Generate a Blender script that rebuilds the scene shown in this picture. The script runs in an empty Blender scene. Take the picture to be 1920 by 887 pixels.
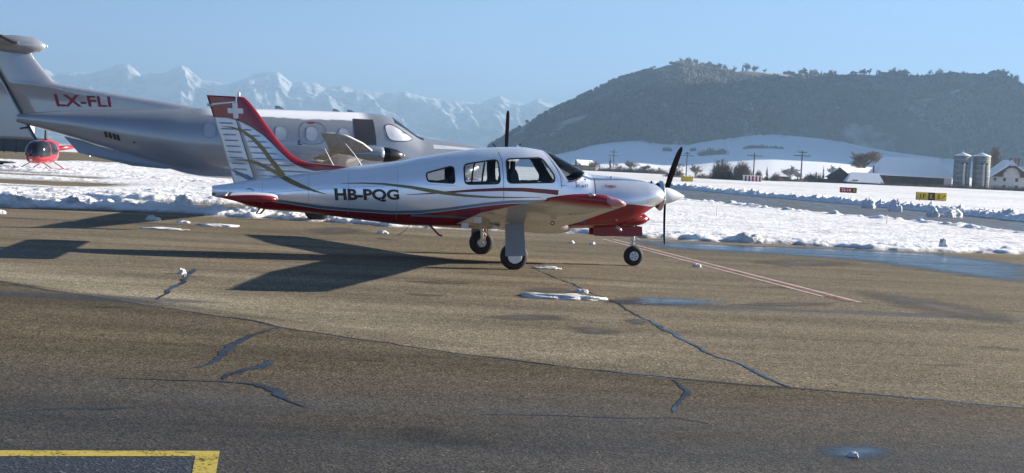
import bpy, bmesh, math, random
import numpy as np
from mathutils import Vector, Matrix
R = math.radians
rng = np.random.default_rng(7)
random.seed(7)
SC = bpy.context.scene
COL = SC.collection

# ------------------------------------------------------------------ camera
cam_d = bpy.data.cameras.new('camera'); cam = bpy.data.objects.new('camera', cam_d); COL.objects.link(cam)
cam_d.sensor_width = 36.0; cam_d.lens = 36.0 * 2400 / 1920
cam_d.clip_start = 0.1; cam_d.clip_end = 60000
PITCH, ROLL = R(3.24), R(2.7)
_u0 = Vector((0, math.sin(PITCH), math.cos(PITCH))); _f = Vector((0, math.cos(PITCH), -math.sin(PITCH))); _r0 = Vector((1, 0, 0))
_r = _r0 * math.cos(ROLL) + _u0 * math.sin(ROLL); _u = _u0 * math.cos(ROLL) - _r0 * math.sin(ROLL)
cam.matrix_world = Matrix(((_r.x, _u.x, -_f.x, 0), (_r.y, _u.y, -_f.y, 0), (_r.z, _u.z, -_f.z, 1.69), (0, 0, 0, 1)))
SC.camera = cam

# ------------------------------------------------------------------ sky, sun, exposure
SUN_EL = R(17.0); SUN_DIR = Vector((0.952 * math.cos(SUN_EL), 0.307 * math.cos(SUN_EL), math.sin(SUN_EL)))
W = bpy.data.worlds.new('World'); SC.world = W; W.use_nodes = True
nt = W.node_tree; bg = nt.nodes['Background']
sky = nt.nodes.new('ShaderNodeTexSky'); sky.sky_type = 'NISHITA'; sky.sun_disc = False
sky.sun_elevation = SUN_EL; sky.sun_rotation = math.atan2(SUN_DIR.x, SUN_DIR.y)
sky.altitude = 2500; sky.air_density = 0.62; sky.dust_density = 0.0; sky.ozone_density = 3.0
nt.links.new(sky.outputs[0], bg.inputs[0]); bg.inputs[1].default_value = 0.05
sun_d = bpy.data.lights.new('sun', 'SUN'); sun_d.energy = 5.0; sun_d.angle = R(0.5); sun_d.color = (1.0, 0.90, 0.76)
sun = bpy.data.objects.new('sun', sun_d); COL.objects.link(sun)
sun.rotation_euler = SUN_DIR.to_track_quat('Z', 'Y').to_euler(); sun.location = (30, 10, 30)
vs = SC.view_settings; vs.view_transform = 'Standard'; vs.look = 'None'; vs.gamma = 1.0; vs.exposure = 1.95; vs.use_curve_mapping = False
SC.cycles.use_denoising = True
SC.cycles.max_bounces = 6; SC.cycles.transparent_max_bounces = 12; SC.cycles.volume_bounces = 0
SC.cycles.sample_clamp_indirect = 8.0

# ------------------------------------------------------------------ helpers
def link(o, parent=None):
    COL.objects.link(o)
    if parent is not None: o.parent = parent
    return o
def tag(o, label=None, cat=None, group=None, kind=None):
    if label: o['label'] = label
    if cat: o['category'] = cat
    if group: o['group'] = group
    if kind: o['kind'] = kind
    return o
def thing(name, label, cat, loc=(0, 0, 0), rz=0.0, group=None):
    o = bpy.data.objects.new(name, None); o.empty_display_size = 0.2; link(o)
    o.location = loc; o.rotation_euler = (0, 0, rz)
    return tag(o, label, cat, group)
def mk(name, v, f, mat=None, parent=None, smooth=False):
    me = bpy.data.meshes.new(name)
    me.from_pydata([tuple(map(float, p)) for p in v], [], [tuple(map(int, q)) for q in f]); me.update()
    if mat is not None:
        for m in (mat if isinstance(mat, (list, tuple)) else [mat]): me.materials.append(m)
    if smooth: me.polygons.foreach_set('use_smooth', [True] * len(me.polygons))
    return link(bpy.data.objects.new(name, me), parent)
def npmesh(name, V, F4, mat, parent=None, smooth=True):
    me = bpy.data.meshes.new(name); n = len(V); m = len(F4); k = F4.shape[1]
    me.vertices.add(n); me.vertices.foreach_set('co', np.asarray(V, np.float32).ravel())
    me.loops.add(m * k); me.loops.foreach_set('vertex_index', np.asarray(F4, np.int32).ravel())
    me.polygons.add(m); me.polygons.foreach_set('loop_start', np.arange(0, m * k, k, dtype=np.int32))
    me.polygons.foreach_set('loop_total', np.full(m, k, np.int32))
    me.polygons.foreach_set('use_smooth', np.full(m, smooth))
    me.update(calc_edges=True); me.validate()
    if mat is not None: me.materials.append(mat)
    return link(bpy.data.objects.new(name, me), parent)
def attr(o, name, vals):
    a = o.data.attributes.new(name, 'FLOAT', 'POINT'); a.data.foreach_set('value', np.asarray(vals, np.float32))
def hook(src, parent, loc=(0, 0, 0), rot=(0, 0, 0), scale=(1, 1, 1), name=None):
    c = src.copy(); COL.objects.link(c); c.parent = parent; c.location = loc; c.rotation_euler = rot; c.scale = scale
    return c
class MB:
    def __init__(s): s.v = []; s.f = []
    def add(s, v, f):
        n = len(s.v); s.v += [tuple(p) for p in v]; s.f += [tuple(i + n for i in q) for q in f]; return s
    def box(s, x0, x1, y0, y1, z0, z1):
        return s.add([(x0, y0, z0), (x1, y0, z0), (x1, y1, z0), (x0, y1, z0), (x0, y0, z1), (x1, y0, z1), (x1, y1, z1), (x0, y1, z1)],
                     [(0, 3, 2, 1), (4, 5, 6, 7), (0, 1, 5, 4), (1, 2, 6, 5), (2, 3, 7, 6), (3, 0, 4, 7)])
    def tube(s, pts, rad, n=8, cap=True):
        pts = [Vector(p) for p in pts]; m = len(pts)
        if not isinstance(rad, (list, tuple)): rad = [rad] * m
        base = len(s.v); prev = None
        for i, p in enumerate(pts):
            d = (pts[min(i + 1, m - 1)] - pts[max(i - 1, 0)]).normalized()
            a = d.orthogonal().normalized() if prev is None else (prev - d * prev.dot(d)).normalized()
            prev = a; b = d.cross(a)
            for k in range(n):
                t = 2 * math.pi * k / n
                s.v.append(tuple(p + (a * math.cos(t) + b * math.sin(t)) * rad[i]))
        for i in range(m - 1):
            for k in range(n):
                k2 = (k + 1) % n
                s.f.append((base + i * n + k, base + i * n + k2, base + (i + 1) * n + k2, base + (i + 1) * n + k))
        if cap:
            s.f.append(tuple(base + k for k in reversed(range(n)))); s.f.append(tuple(base + (m - 1) * n + k for k in range(n)))
        return s
    def lathe(s, prof, axis='x', o=(0, 0, 0), n=24, cap=True):
        base = len(s.v)
        for (a, r) in prof:
            for k in range(n):
                t = 2 * math.pi * k / n; c, q = r * math.cos(t), r * math.sin(t)
                s.v.append({'x': (o[0] + a, o[1] + c, o[2] + q), 'y': (o[0] + q, o[1] + a, o[2] + c), 'z': (o[0] + c, o[1] + q, o[2] + a)}[axis])
        for i in range(len(prof) - 1):
            for k in range(n):
                k2 = (k + 1) % n
                s.f.append((base + i * n + k, base + i * n + k2, base + (i + 1) * n + k2, base + (i + 1) * n + k))
        if cap:
            s.f.append(tuple(base + k for k in reversed(range(n)))); s.f.append(tuple(base + (len(prof) - 1) * n + k for k in range(n)))
        return s
    def prism(s, poly, d0, d1, axis='y'):
        n = len(poly)
        def P(a, b, d): return {'y': (a, d, b), 'x': (d, a, b), 'z': (a, b, d)}[axis]
        v = [P(a, b, d0) for a, b in poly] + [P(a, b, d1) for a, b in poly]
        f = [tuple(range(n)), tuple(range(2 * n - 1, n - 1, -1))] + [(i, i + n, (i + 1) % n + n, (i + 1) % n) for i in range(n)]
        return s.add(v, f)
    def build(s, name, mat, parent=None, smooth=False):
        o = mk(name, s.v, s.f, mat, parent, smooth)
        bm = bmesh.new(); bm.from_mesh(o.data); bmesh.ops.recalc_face_normals(bm, faces=bm.faces); bm.to_mesh(o.data); bm.free()
        return o
def loft(rings, cap0=True, cap1=True):
    n = len(rings[0]); v = [p for r in rings for p in r]; f = []
    for i in range(len(rings) - 1):
        for k in range(n):
            k2 = (k + 1) % n; f.append((i * n + k, i * n + k2, (i + 1) * n + k2, (i + 1) * n + k))
    if cap0: f.append(tuple(reversed(range(n))))
    if cap1: f.append(tuple((len(rings) - 1) * n + k for k in range(n)))
    return v, f
def pch(xs, ys):      # monotone-ish cubic interpolation
    xs = np.asarray(xs, float); ys = np.asarray(ys, float); h = np.diff(xs); d = np.diff(ys) / h
    m = np.zeros(len(xs)); m[0] = d[0]; m[-1] = d[-1]
    for i in range(1, len(xs) - 1):
        if d[i - 1] * d[i] > 0:
            w1 = 2 * h[i] + h[i - 1]; w2 = h[i] + 2 * h[i - 1]; m[i] = (w1 + w2) / (w1 / d[i - 1] + w2 / d[i])
    def fn(x):
        x = np.clip(x, xs[0], xs[-1]); i = np.clip(np.searchsorted(xs, x) - 1, 0, len(xs) - 2); t = (x - xs[i]) / h[i]
        return ((1 + 2 * t) * (1 - t) ** 2) * ys[i] + (t * (1 - t) ** 2) * h[i] * m[i] + (t * t * (3 - 2 * t)) * ys[i + 1] + (t * t * (t - 1)) * h[i] * m[i + 1]
    return fn
def tab(rows): rows = sorted(rows); return pch([a for a, b in rows], [b for a, b in rows])
def lin(rows):
    rows = sorted(rows); a = [p for p, q in rows]; b = [q for p, q in rows]
    return lambda x: np.interp(x, a, b)
def inpoly(x, y, poly):
    x = np.asarray(x); y = np.asarray(y); r = np.zeros(x.shape, bool); n = len(poly)
    for i in range(n):
        (x0, y0), (x1, y1) = poly[i], poly[(i + 1) % n]
        if y0 == y1: continue
        c = ((y0 > y) != (y1 > y)) & (x < (x1 - x0) * (y - y0) / (y1 - y0) + x0); r ^= c
    return r
def fillet(poly, r=.06, n=5):
    out = []; N = len(poly)
    for i in range(N):
        p, a, b = [np.array(q, float) for q in (poly[i], poly[i - 1], poly[(i + 1) % N])]
        da, db = a - p, b - p; la, lb = np.hypot(*da), np.hypot(*db); k = min(r, la * .45, lb * .45); s, e = p + da / la * k, p + db / lb * k
        for j in range(n + 1): t = j / n; out.append(tuple((1 - t) ** 2 * s + 2 * t * (1 - t) * p + t * t * e))
    q = []
    for i in range(len(out)):
        a, b = np.array(out[i]), np.array(out[(i + 1) % len(out)]); m_ = max(1, int(np.hypot(*(b - a)) / .05)); q += [tuple(a + (b - a) * k / m_) for k in range(m_)]
    return q
def chaikin(poly, it=2, closed=True):
    for _ in range(it):
        q = []; n = len(poly)
        for i in range(n if closed else n - 1):
            a, b = np.array(poly[i]), np.array(poly[(i + 1) % n]); q += [tuple(a * .78 + b * .22), tuple(a * .22 + b * .78)]
        if not closed: q = [poly[0]] + q + [poly[-1]]
        poly = q
    return poly
def smooth01(t): t = np.clip(t, 0, 1); return t * t * (3 - 2 * t)
def _h(ix, iy, s):
    n = (ix.astype(np.int64) * 374761393 + iy.astype(np.int64) * 668265263 + s * 1442695041) & 0x7fffffff
    n = ((n ^ (n >> 13)) * 1274126177) & 0x7fffffff
    return ((n ^ (n >> 16)) & 0xffff) / 65535.0
def vn(x, y, s=0):
    ix = np.floor(x); iy = np.floor(y); fx = x - ix; fy = y - iy; fx = fx * fx * fx * (fx * (fx * 6 - 15) + 10); fy = fy * fy * fy * (fy * (fy * 6 - 15) + 10)
    a = _h(ix, iy, s); b = _h(ix + 1, iy, s); c = _h(ix, iy + 1, s); d = _h(ix + 1, iy + 1, s)
    return (a * (1 - fx) + b * fx) * (1 - fy) + (c * (1 - fx) + d * fx) * fy
def fbm(x, y, s=0, o=4, g=.5):
    r = 0; a = 1; t = 0
    for k in range(o): r = r + a * vn(x * 2 ** k + 17.3 * k, y * 2 ** k - 9.1 * k, s + k); t += a; a *= g
    return r / t
def ridged(x, y, s=0, o=5):
    r = 0; a = 1; t = 0
    for k in range(o): r = r + a * (1 - np.abs(2 * vn(x * 2 ** k + 5.7 * k, y * 2 ** k + 3.3 * k, s + k) - 1)); t += a; a *= .5
    return r / t
def gridfaces(nr, nc):
    i = np.arange(nr - 1)[:, None] * nc + np.arange(nc - 1)[None, :]
    return np.stack([i, i + 1, i + nc + 1, i + nc], -1).reshape(-1, 4)

# ------------------------------------------------------------------ materials
class NT:
    def __init__(s, name):
        s.m = bpy.data.materials.new(name); s.m.use_nodes = True; s.t = s.m.node_tree; s.b = s.t.nodes['Principled BSDF']; s.out = s.t.nodes['Material Output']
    def n(s, typ, **kw):
        q = s.t.nodes.new('ShaderNode' + typ)
        for k, v in kw.items(): setattr(q, k, v)
        return q
    def l(s, a, b): s.t.links.new(a, b)
    def coord(s): return s.n('TexCoord').outputs['Object']
    def geo(s): return s.n('NewGeometry').outputs['Position']
    def noise(s, vec, scale, detail=3, rough=.5, map=None):
        q = s.n('TexNoise'); q.inputs['Scale'].default_value = scale; q.inputs['Detail'].default_value = detail; q.inputs['Roughness'].default_value = rough
        if map is not None:
            m = s.n('Mapping'); m.inputs['Scale'].default_value = map; s.l(vec, m.inputs['Vector']); vec = m.outputs[0]
        s.l(vec, q.inputs['Vector']); return q.outputs['Fac']
    def ramp(s, fac, stops, interp='LINEAR'):
        q = s.n('ValToRGB'); cr = q.color_ramp; cr.interpolation = interp
        while len(cr.elements) > 1: cr.elements.remove(cr.elements[-1])
        for i, (p, c) in enumerate(stops):
            e = cr.elements[0] if i == 0 else cr.elements.new(p)
            e.position = p; e.color = (c if isinstance(c, (tuple, list)) else (c, c, c)) [:3] + (1,) if isinstance(c, tuple) else (c, c, c, 1)
        s.l(fac, q.inputs['Fac']); return q.outputs['Color']
    def mix(s, fac, a, b, mode='MIX'):
        q = s.n('MixRGB', blend_type=mode)
        for i, x in ((0, fac), (1, a), (2, b)):
            if isinstance(x, (int, float)): q.inputs[i].default_value = x if i == 0 else (x, x, x, 1)
            elif isinstance(x, tuple): q.inputs[i].default_value = x + (1,) if len(x) == 3 else x
            else: s.l(x, q.inputs[i])
        return q.outputs[0]
    def math(s, op, a, b=0.0, clamp=False):
        q = s.n('Math', operation=op); q.use_clamp = clamp
        for i, x in ((0, a), (1, b)):
            if isinstance(x, (int, float)): q.inputs[i].default_value = x
            else: s.l(x, q.inputs[i])
        return q.outputs[0]
    def at(s, name): return s.n('Attribute', attribute_name=name).outputs['Fac']
    def set(s, k, v):
        i = s.b.inputs[k]
        if isinstance(v, (int, float)): i.default_value = v
        elif isinstance(v, tuple): i.default_value = v + (1,)
        else: s.l(v, i)
        return s
    def bump(s, h, st=.3, dist=.02):
        q = s.n('Bump'); q.inputs['Strength'].default_value = st; q.inputs['Distance'].default_value = dist; s.l(h, q.inputs['Height']); s.l(q.outputs[0], s.b.inputs['Normal']); return s
def flat(name, col, rough=.5, metal=0.0, var=.12, scale=6.0, coat=0.0, spec=.5):
    m = NT(name); c = m.coord(); n = m.noise(c, scale, 4)
    lo = tuple(x * (1 - var) for x in col); hi = tuple(min(1, x * (1 + var)) for x in col)
    m.set('Base Color', m.ramp(n, [(.3, lo), (.7, hi)])).set('Roughness', rough).set('Metallic', metal).set('Coat Weight', coat).set('Specular IOR Level', spec)
    m.b.inputs['Coat Roughness'].default_value = .08
    return m.m
SILVER = flat('silver_paint', (.60, .63, .68), .30, .45, .03, 2, .6)
WHITEP = flat('white_paint', (.70, .72, .76), .3, 0, .04, 3, .4)
RED = flat('red_paint', (.24, .008, .016), .32, 0, .12, 4, .25)
DRED = flat('dark_red_trim', (.16, .008, .016), .35, 0, .1, 4, .3)
BLACKP = flat('black_paint', (.012, .012, .016), .35, 0, .2, 5, .2)
GOLD = flat('gold_stripe', (.20, .155, .06), .4, .3, .08, 5, .2)
NAVY = flat('dark_blue_stripe', (.10, .14, .22), .35, .2, .1, 5, .3)
RUBBER = flat('rubber', (.014, .014, .016), .75, 0, .35, 20)
METAL = flat('bare_metal', (.45, .45, .46), .35, .8, .15, 8)
GREYP = flat('grey_paint', (.20, .23, .28), .35, .1, .06, 3, .3)
UNDER = NT('wing_underside')
_c = UNDER.coord(); _n = UNDER.noise(_c, 1.5, 5, .6, (3, .35, 1)); _n2 = UNDER.noise(_c, 9, 3, .6, (6, .6, 1))
UNDER.set('Base Color', UNDER.mix(UNDER.ramp(_n2, [(.5, 0.0), (.78, .7)]), UNDER.ramp(_n, [(.3, (.36, .35, .33)), (.75, (.56, .56, .56))]), (.16, .13, .09))).set('Roughness', .28).set('Metallic', .25).set('Coat Weight', .4); UNDER = UNDER.m
GUNM = flat('grey_airframe', (.32, .34, .38), .22, .35, .05, .8, .8)
DARKP = flat('dark_panel', (.035, .038, .045), .4, 0, .1, 3)
SEAT = flat('seat_fabric', (.035, .035, .04), .8, 0, .2, 9)
LINING = flat('cabin_lining', (.10, .095, .09), .8, 0, .1, 6)
BOOT = flat('de_icing_boot', (.012, .012, .014), .4, 0, .1, 5)
SHADE = flat('sun_shade_foil', (.62, .64, .70), .35, .3, .12, 3)
WOOD = flat('weathered_wood', (.075, .055, .042), .85, 0, .35, 3)
CONC = flat('grey_concrete', (.20, .21, .195), .85, 0, .3, 1.2)
PLAST = flat('render_wall', (.50, .48, .46), .85, 0, .1, 1)
TILE = flat('roof_tile', (.09, .055, .045), .8, 0, .25, 2)
YEL = flat('yellow_sign', (.62, .42, .02), .5, 0, .1, 4)
SRED = flat('red_sign', (.34, .012, .02), .5, 0, .1, 4)
SBLK = flat('black_sign', (.03, .025, .018), .5, 0, .1, 4)
SWHT = flat('white_sign', (.75, .74, .72), .5, 0, .05, 4)
GLASSD = flat('dark_window_glass', (.02, .024, .03), .08, 0, .2, 1)
BARK = flat('bark', (.07, .055, .045), .9, 0, .3, 2)
TWIG = flat('twigs', (.19, .155, .125), .9, 0, .35, .6)
TWIGF = flat('frosted_twigs', (.28, .27, .27), .9, 0, .3, .6)
NEEDLE = flat('conifer_needles', (.030, .040, .026), .9, 0, .4, .8)
TAR = flat('sealed_crack', (.014, .016, .021), .40, 0, .3, 5, 0, .30)
def glass(name, tint=(.78, .82, .84), refl=.9):
    m = NT(name); t = m.n('BsdfTransparent'); t.inputs[0].default_value = tint + (1,); g = m.n('BsdfGlossy'); g.inputs['Roughness'].default_value = .02
    lw = m.n('LayerWeight'); lw.inputs[0].default_value = .25; x = m.n('MixShader'); m.l(m.math('MULTIPLY', lw.outputs['Fresnel'], refl), x.inputs[0]); m.l(t.outputs[0], x.inputs[1]); m.l(g.outputs[0], x.inputs[2]); m.l(x.outputs[0], m.out.inputs['Surface']); return m.m
GLASS = glass('cabin_glass'); GLASSW = glass('windshield_glass', (.42, .46, .46))
def painted(name, stops, attrn='paint', metal=.50, rough=.25):
    # paint scheme: signed distance (m) from the colour border, -.5..+.5 mapped to 0..1
    m = NT(name); a = m.math('ADD', m.at(attrn), .5, True); c = m.ramp(a, stops)
    n = m.noise(m.coord(), 2.0, 3); c = m.mix(.06, c, m.ramp(n, [(.3, 0.0), (.7, 1.0)]), 'OVERLAY')
    mt = m.ramp(a, [(.4999, .0), (.54, metal)])
    m.set('Base Color', c).set('Metallic', mt).set('Roughness', rough).set('Coat Weight', .6); m.b.inputs['Coat Roughness'].default_value = .06
    return m.m
_S, _RD = (.84, .87, .93), (.24, .008, .016)
FUSEP = painted('fuselage_paint', [(.494, _RD), (.4945, (.01, .01, .015)), (.5045, (.01, .01, .015)), (.505, (.65, .67, .7)), (.515, (.65, .67, .7)), (.516, (.16, .20, .28)), (.565, (.22, .27, .35)), (.566, _S)])
FINP = painted('fin_paint', [(.494, _RD), (.4945, (.01, .01, .015)), (.508, (.01, .01, .015)), (.5085, (.52, .56, .62))])
COWLP = painted('cowl_paint', [(.494, _RD), (.4945, (.02, .02, .025)), (.503, (.02, .02, .025)), (.5035, (.60, .64, .71))])

def snow_mat(name, stubble=0.0, bump=.5, bscale=14, base=.86, slush=False):
    m = NT(name); p = m.geo(); n = m.noise(p, .5, 5, .6)
    c = m.ramp(n, [(.3, (base * .93, base * .93, base * .95)), (.7, (base, base, base))])
    if stubble:
        k = m.noise(p, 1.4, 8, .75, (.35, 1, 1)); k2 = m.noise(p, .05, 3, .6, (.3, 1.2, 1))
        k = m.math('ADD', m.math('MULTIPLY', k, .75), m.math('MULTIPLY', k2, .32))
        c = m.mix(m.ramp(k, [(.51, 0.0), (.64, stubble)]), c, (.20, .18, .14))
    if slush:
        d = m.noise(p, 2.5, 5, .7); q = m.math('ADD', m.math('MULTIPLY', m.at('depth'), 6.0), m.math('MULTIPLY', m.math('SUBTRACT', d, .5), .9)); c = m.mix(m.ramp(q, [(.05, .85), (.22, .45), (.42, .0)]), c, (.24, .225, .20))
        g = m.noise(p, 22, 3, .7); c = m.mix(m.ramp(g, [(.66, 0.0), (.74, .55)]), c, (.25, .23, .20))
    m.set('Base Color', c).set('Roughness', .7).set('Specular IOR Level', .2)
    h = m.noise(p, bscale, 6, .65); m.bump(h, bump, .06); return m.m
SNOW = snow_mat('packed_snow', .36, .9, 7, .88, True); SNOWF = snow_mat('field_snow', .75, .5, 2.5); SNOWR = snow_mat('roof_snow', 0, .2, 2); SNOWD = snow_mat('dirty_snow', .35, .7, 6, .8)

# asphalt: world coordinates
def asphalt(name, oldslab):
    m = NT(name); p = m.geo()
    big = m.noise(p, .16, 4, .55, (.35, 1.3, 1)); mid = m.noise(p, .9, 5, .6, (.4, 1.2, 1)); sp = m.noise(p, 7, 4, .6)
    vo = m.n('TexVoronoi'); vo.inputs['Scale'].default_value = 70; m.l(p, vo.inputs['Vector']); vo2 = m.n('TexVoronoi'); vo2.inputs['Scale'].default_value = 260; m.l(p, vo2.inputs['Vector'])
    sep = m.n('SeparateXYZ'); m.l(p, sep.inputs[0])
    j0, j1 = [(-6.112, 15.289), (2.24, 10.205)]
    sx = (j1[1] - j0[1]) / (j1[0] - j0[0])
    below = m.math('SUBTRACT', m.math('ADD', m.math('MULTIPLY', sep.outputs[0], sx), j0[1] - sx * j0[0]), sep.outputs[1])    # >0 in front of the joint: older slab
    dry = m.ramp(m.math('ADD', m.math('MULTIPLY', big, .6), m.math('MULTIPLY', mid, .4)), [(.30, (.112, .094, .068)), (.48, (.165, .138, .098)), (.66, (.235, .198, .142))])
    oldc = m.ramp(m.math('ADD', m.math('MULTIPLY', big, .5), m.math('MULTIPLY', mid, .5)), [(.30, (.066, .054, .038)), (.50, (.106, .086, .058)), (.68, (.155, .126, .086))])
    pale_band = m.math('MULTIPLY', m.ramp(m.math('ADD', m.math('MULTIPLY', below, .30), 1.0), [(.30, 0.0), (.75, 1.0), (.97, .75), (1.0, .0)]), m.ramp(m.math('ADD', m.math('MULTIPLY', sep.outputs[0], -.07), m.math('MULTIPLY', mid, .9)), [(.25, .0), (.75, .8)]))  # paler tan band along the far side of the joint, strongest at left
    dry = m.mix(pale_band, dry, (.30, .262, .185))
    col = oldc if oldslab else dry
    # damp zone nearest the camera and scattered damp patches
    near = m.math('ADD', m.math('MULTIPLY', m.math('SUBTRACT', 9.6, sep.outputs[1]), .60), m.math('MULTIPLY', m.math('SUBTRACT', mid, .5), 3.0))
    near = m.math('ADD', near, m.math('MULTIPLY', m.math('SUBTRACT', big, .5), 2.0))
    wetn = m.ramp(m.math('ADD', m.math('MULTIPLY', near, .6), .3), [(0, 0.0), (.95, 1.0)])
    pw = m.noise(p, .30, 4, .55, (.28, 1.6, 1)); wetp = m.math('MULTIPLY', m.ramp(pw, [(.615, 0.0), (.65, 1.0)]), .75)
    wet = m.math('MAXIMUM', m.math('MULTIPLY', wetn, .85), wetp)
    col = m.mix(wet, col, m.mix(1.0, col, (.34, .38, .46), 'MULTIPLY'))
    grain_glints = m.ramp(vo.outputs['Color'], [(.12, .30), (.55, 1.0), (.86, 1.7), (.96, 2.4), (1.0, 6.0)])  # stone grain, with sparkling sun glints put into the brightest stops
    grain2 = m.ramp(vo2.outputs['Color'], [(.0, .7), (1, 1.3)])
    col = m.mix(.95, col, grain_glints, 'MULTIPLY'); col = m.mix(.5, col, grain2, 'MULTIPLY'); col = m.mix(1.0, col, m.ramp(m.noise(p, 1.1, 2, .5, (.6, 1, 1)), [(.27, .55), (.33, 1.0)]), 'MULTIPLY'); col = m.mix(.6, col, m.ramp(m.noise(p, .45, 5, .7, (.10, 2.4, 1)), [(.34, .62), (.5, 1.0), (.66, 1.3)]), 'MULTIPLY')
    col = m.mix(.35, col, m.ramp(sp, [(.3, .6), (.7, 1.35)]), 'MULTIPLY')
    m.set('Base Color', col).set('Roughness', m.ramp(wet, [(0, .95), (1, .60)])).set('Specular IOR Level', m.ramp(wet, [(0, .06), (1, .35)]))
    m.bump(m.math('ADD', vo.outputs['Distance'], m.math('MULTIPLY', sp, .6)), .40, .006)
    return m.m
ASPH = asphalt('asphalt', False); ASPHO = asphalt('old_asphalt', True)
def wet_mat(name, lo, hi, col, rough, na=.55, es=3.0):
    m = NT(name); p = m.geo(); k = m.noise(p, .8, 3, .6, (.3, 1.5, 1)); e = m.noise(p, es, 5, .65, (.6, 1.6, 1) if es < 5 else (1, 1, 1)); t = m.n('BsdfTransparent'); x = m.n('MixShader')
    m.set('Base Color', col).set('Roughness', m.ramp(k, [(.35, rough * 2.5), (.6, rough)])).set('IOR', 1.33); m.bump(m.noise(p, 3, 3), .02, .02)
    f = m.ramp(m.math('ADD', m.at('depth'), m.math('MULTIPLY', m.math('SUBTRACT', e, .5), na)), [(lo, 0.0), (hi, 1.0)])
    m.l(f, x.inputs[0]); m.l(t.outputs[0], x.inputs[1]); m.l(m.b.outputs[0], x.inputs[2]); m.l(x.outputs[0], m.out.inputs['Surface']); return m.m
WATER = wet_mat('puddle_water', .12, .45, (.020, .022, .026), .13); DAMPM = wet_mat('damp_asphalt', .02, 1.15, (.085, .077, .066), .5, 1.3); WETM = wet_mat('wet_asphalt', .08, .85, (.030, .031, .034), .16, .8)
def road_paint(name, col, wear=.5):
    m = NT(name); p = m.geo(); k = m.noise(p, 45, 4, .7); k2 = m.noise(p, 5, 4, .6); t = m.n('BsdfTransparent'); x = m.n('MixShader')
    f = m.ramp(m.math('ADD', m.math('MULTIPLY', k, .6), m.math('MULTIPLY', k2, .4)), [(wear - .03, 0.0), (wear + .05, 1.0)])
    m.set('Base Color', m.mix(.25, col, m.ramp(k2, [(.3, .3), (.7, 1.0)]), 'MULTIPLY')).set('Roughness', .7)
    m.l(f, x.inputs[0]); m.l(t.outputs[0], x.inputs[1]); m.l(m.b.outputs[0], x.inputs[2]); m.l(x.outputs[0], m.out.inputs['Surface']); return m.m
YLINE = road_paint('yellow_line_paint', (.46, .36, .055), .44); WLINE = road_paint('white_line_paint', (.50, .44, .38), .42); RLINE = road_paint('red_line_paint', (.22, .075, .055), .44); PLINE = road_paint('faded_pink_paint', (.26, .17, .14), .44)

# ------------------------------------------------------------------ ground, apron, snow
taxi_lo = lin([(y, x) for x, y in [(10.448, 76.835), (12.388, 68.066), (15.363, 57.824), (17.744, 54.032), (18.594, 46.572)]] + [(125, 3.5), (160, -4), (40, 19.6), (30, 21)])
taxi_up = lin([(y, x) for x, y in [(16.741, 123.531), (19.057, 104.993), (23.28, 87.826), (25.041, 76.392), (25.615, 64.27)]] + [(160, 11), (52, 26.2), (30, 27)])
def gz(X, Y):      # terrain height away from the apron
    X = np.asarray(X, float); Y = np.asarray(Y, float)
    near = ((X < -22) & (Y < 245) & (X > -140))
    z = np.where(near, -.06, -.06 + .13 * smooth01((Y - 146) / 6))
    return z + 0.5 * smooth01((X - 70) / 90) * smooth01((Y - 200) / 200) + np.where(Y > 900, -6 * smooth01((Y - 900) / 900), 0)
ys = np.concatenate([[-120, -20, 20, 60, 100, 130], np.arange(140, 156, 1.0), np.geomspace(160, 18000, 70)])
az = np.concatenate([np.linspace(-3, -.6, 12), np.linspace(-.55, .55, 160), np.linspace(.6, 3, 12)])
YY, AA = np.meshgrid(ys, az, indexing='ij'); XX = AA * np.maximum(np.abs(YY), 60)
tag(npmesh('ground', np.stack([XX, YY, gz(XX, YY)], -1).reshape(-1, 3), gridfaces(len(ys), len(az)), SNOWF), kind='structure')
tag(mk('apron', [(-140, -5, 0), (90, -5, 0), (90, 147, 0), (-20, 147, 0), (-24, 243, 0), (-140, 243, 0)], [(0, 1, 2, 3, 4, 5)], ASPH), kind='structure')  # stops just behind the camera; unseen snow added there bounces light forward

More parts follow.
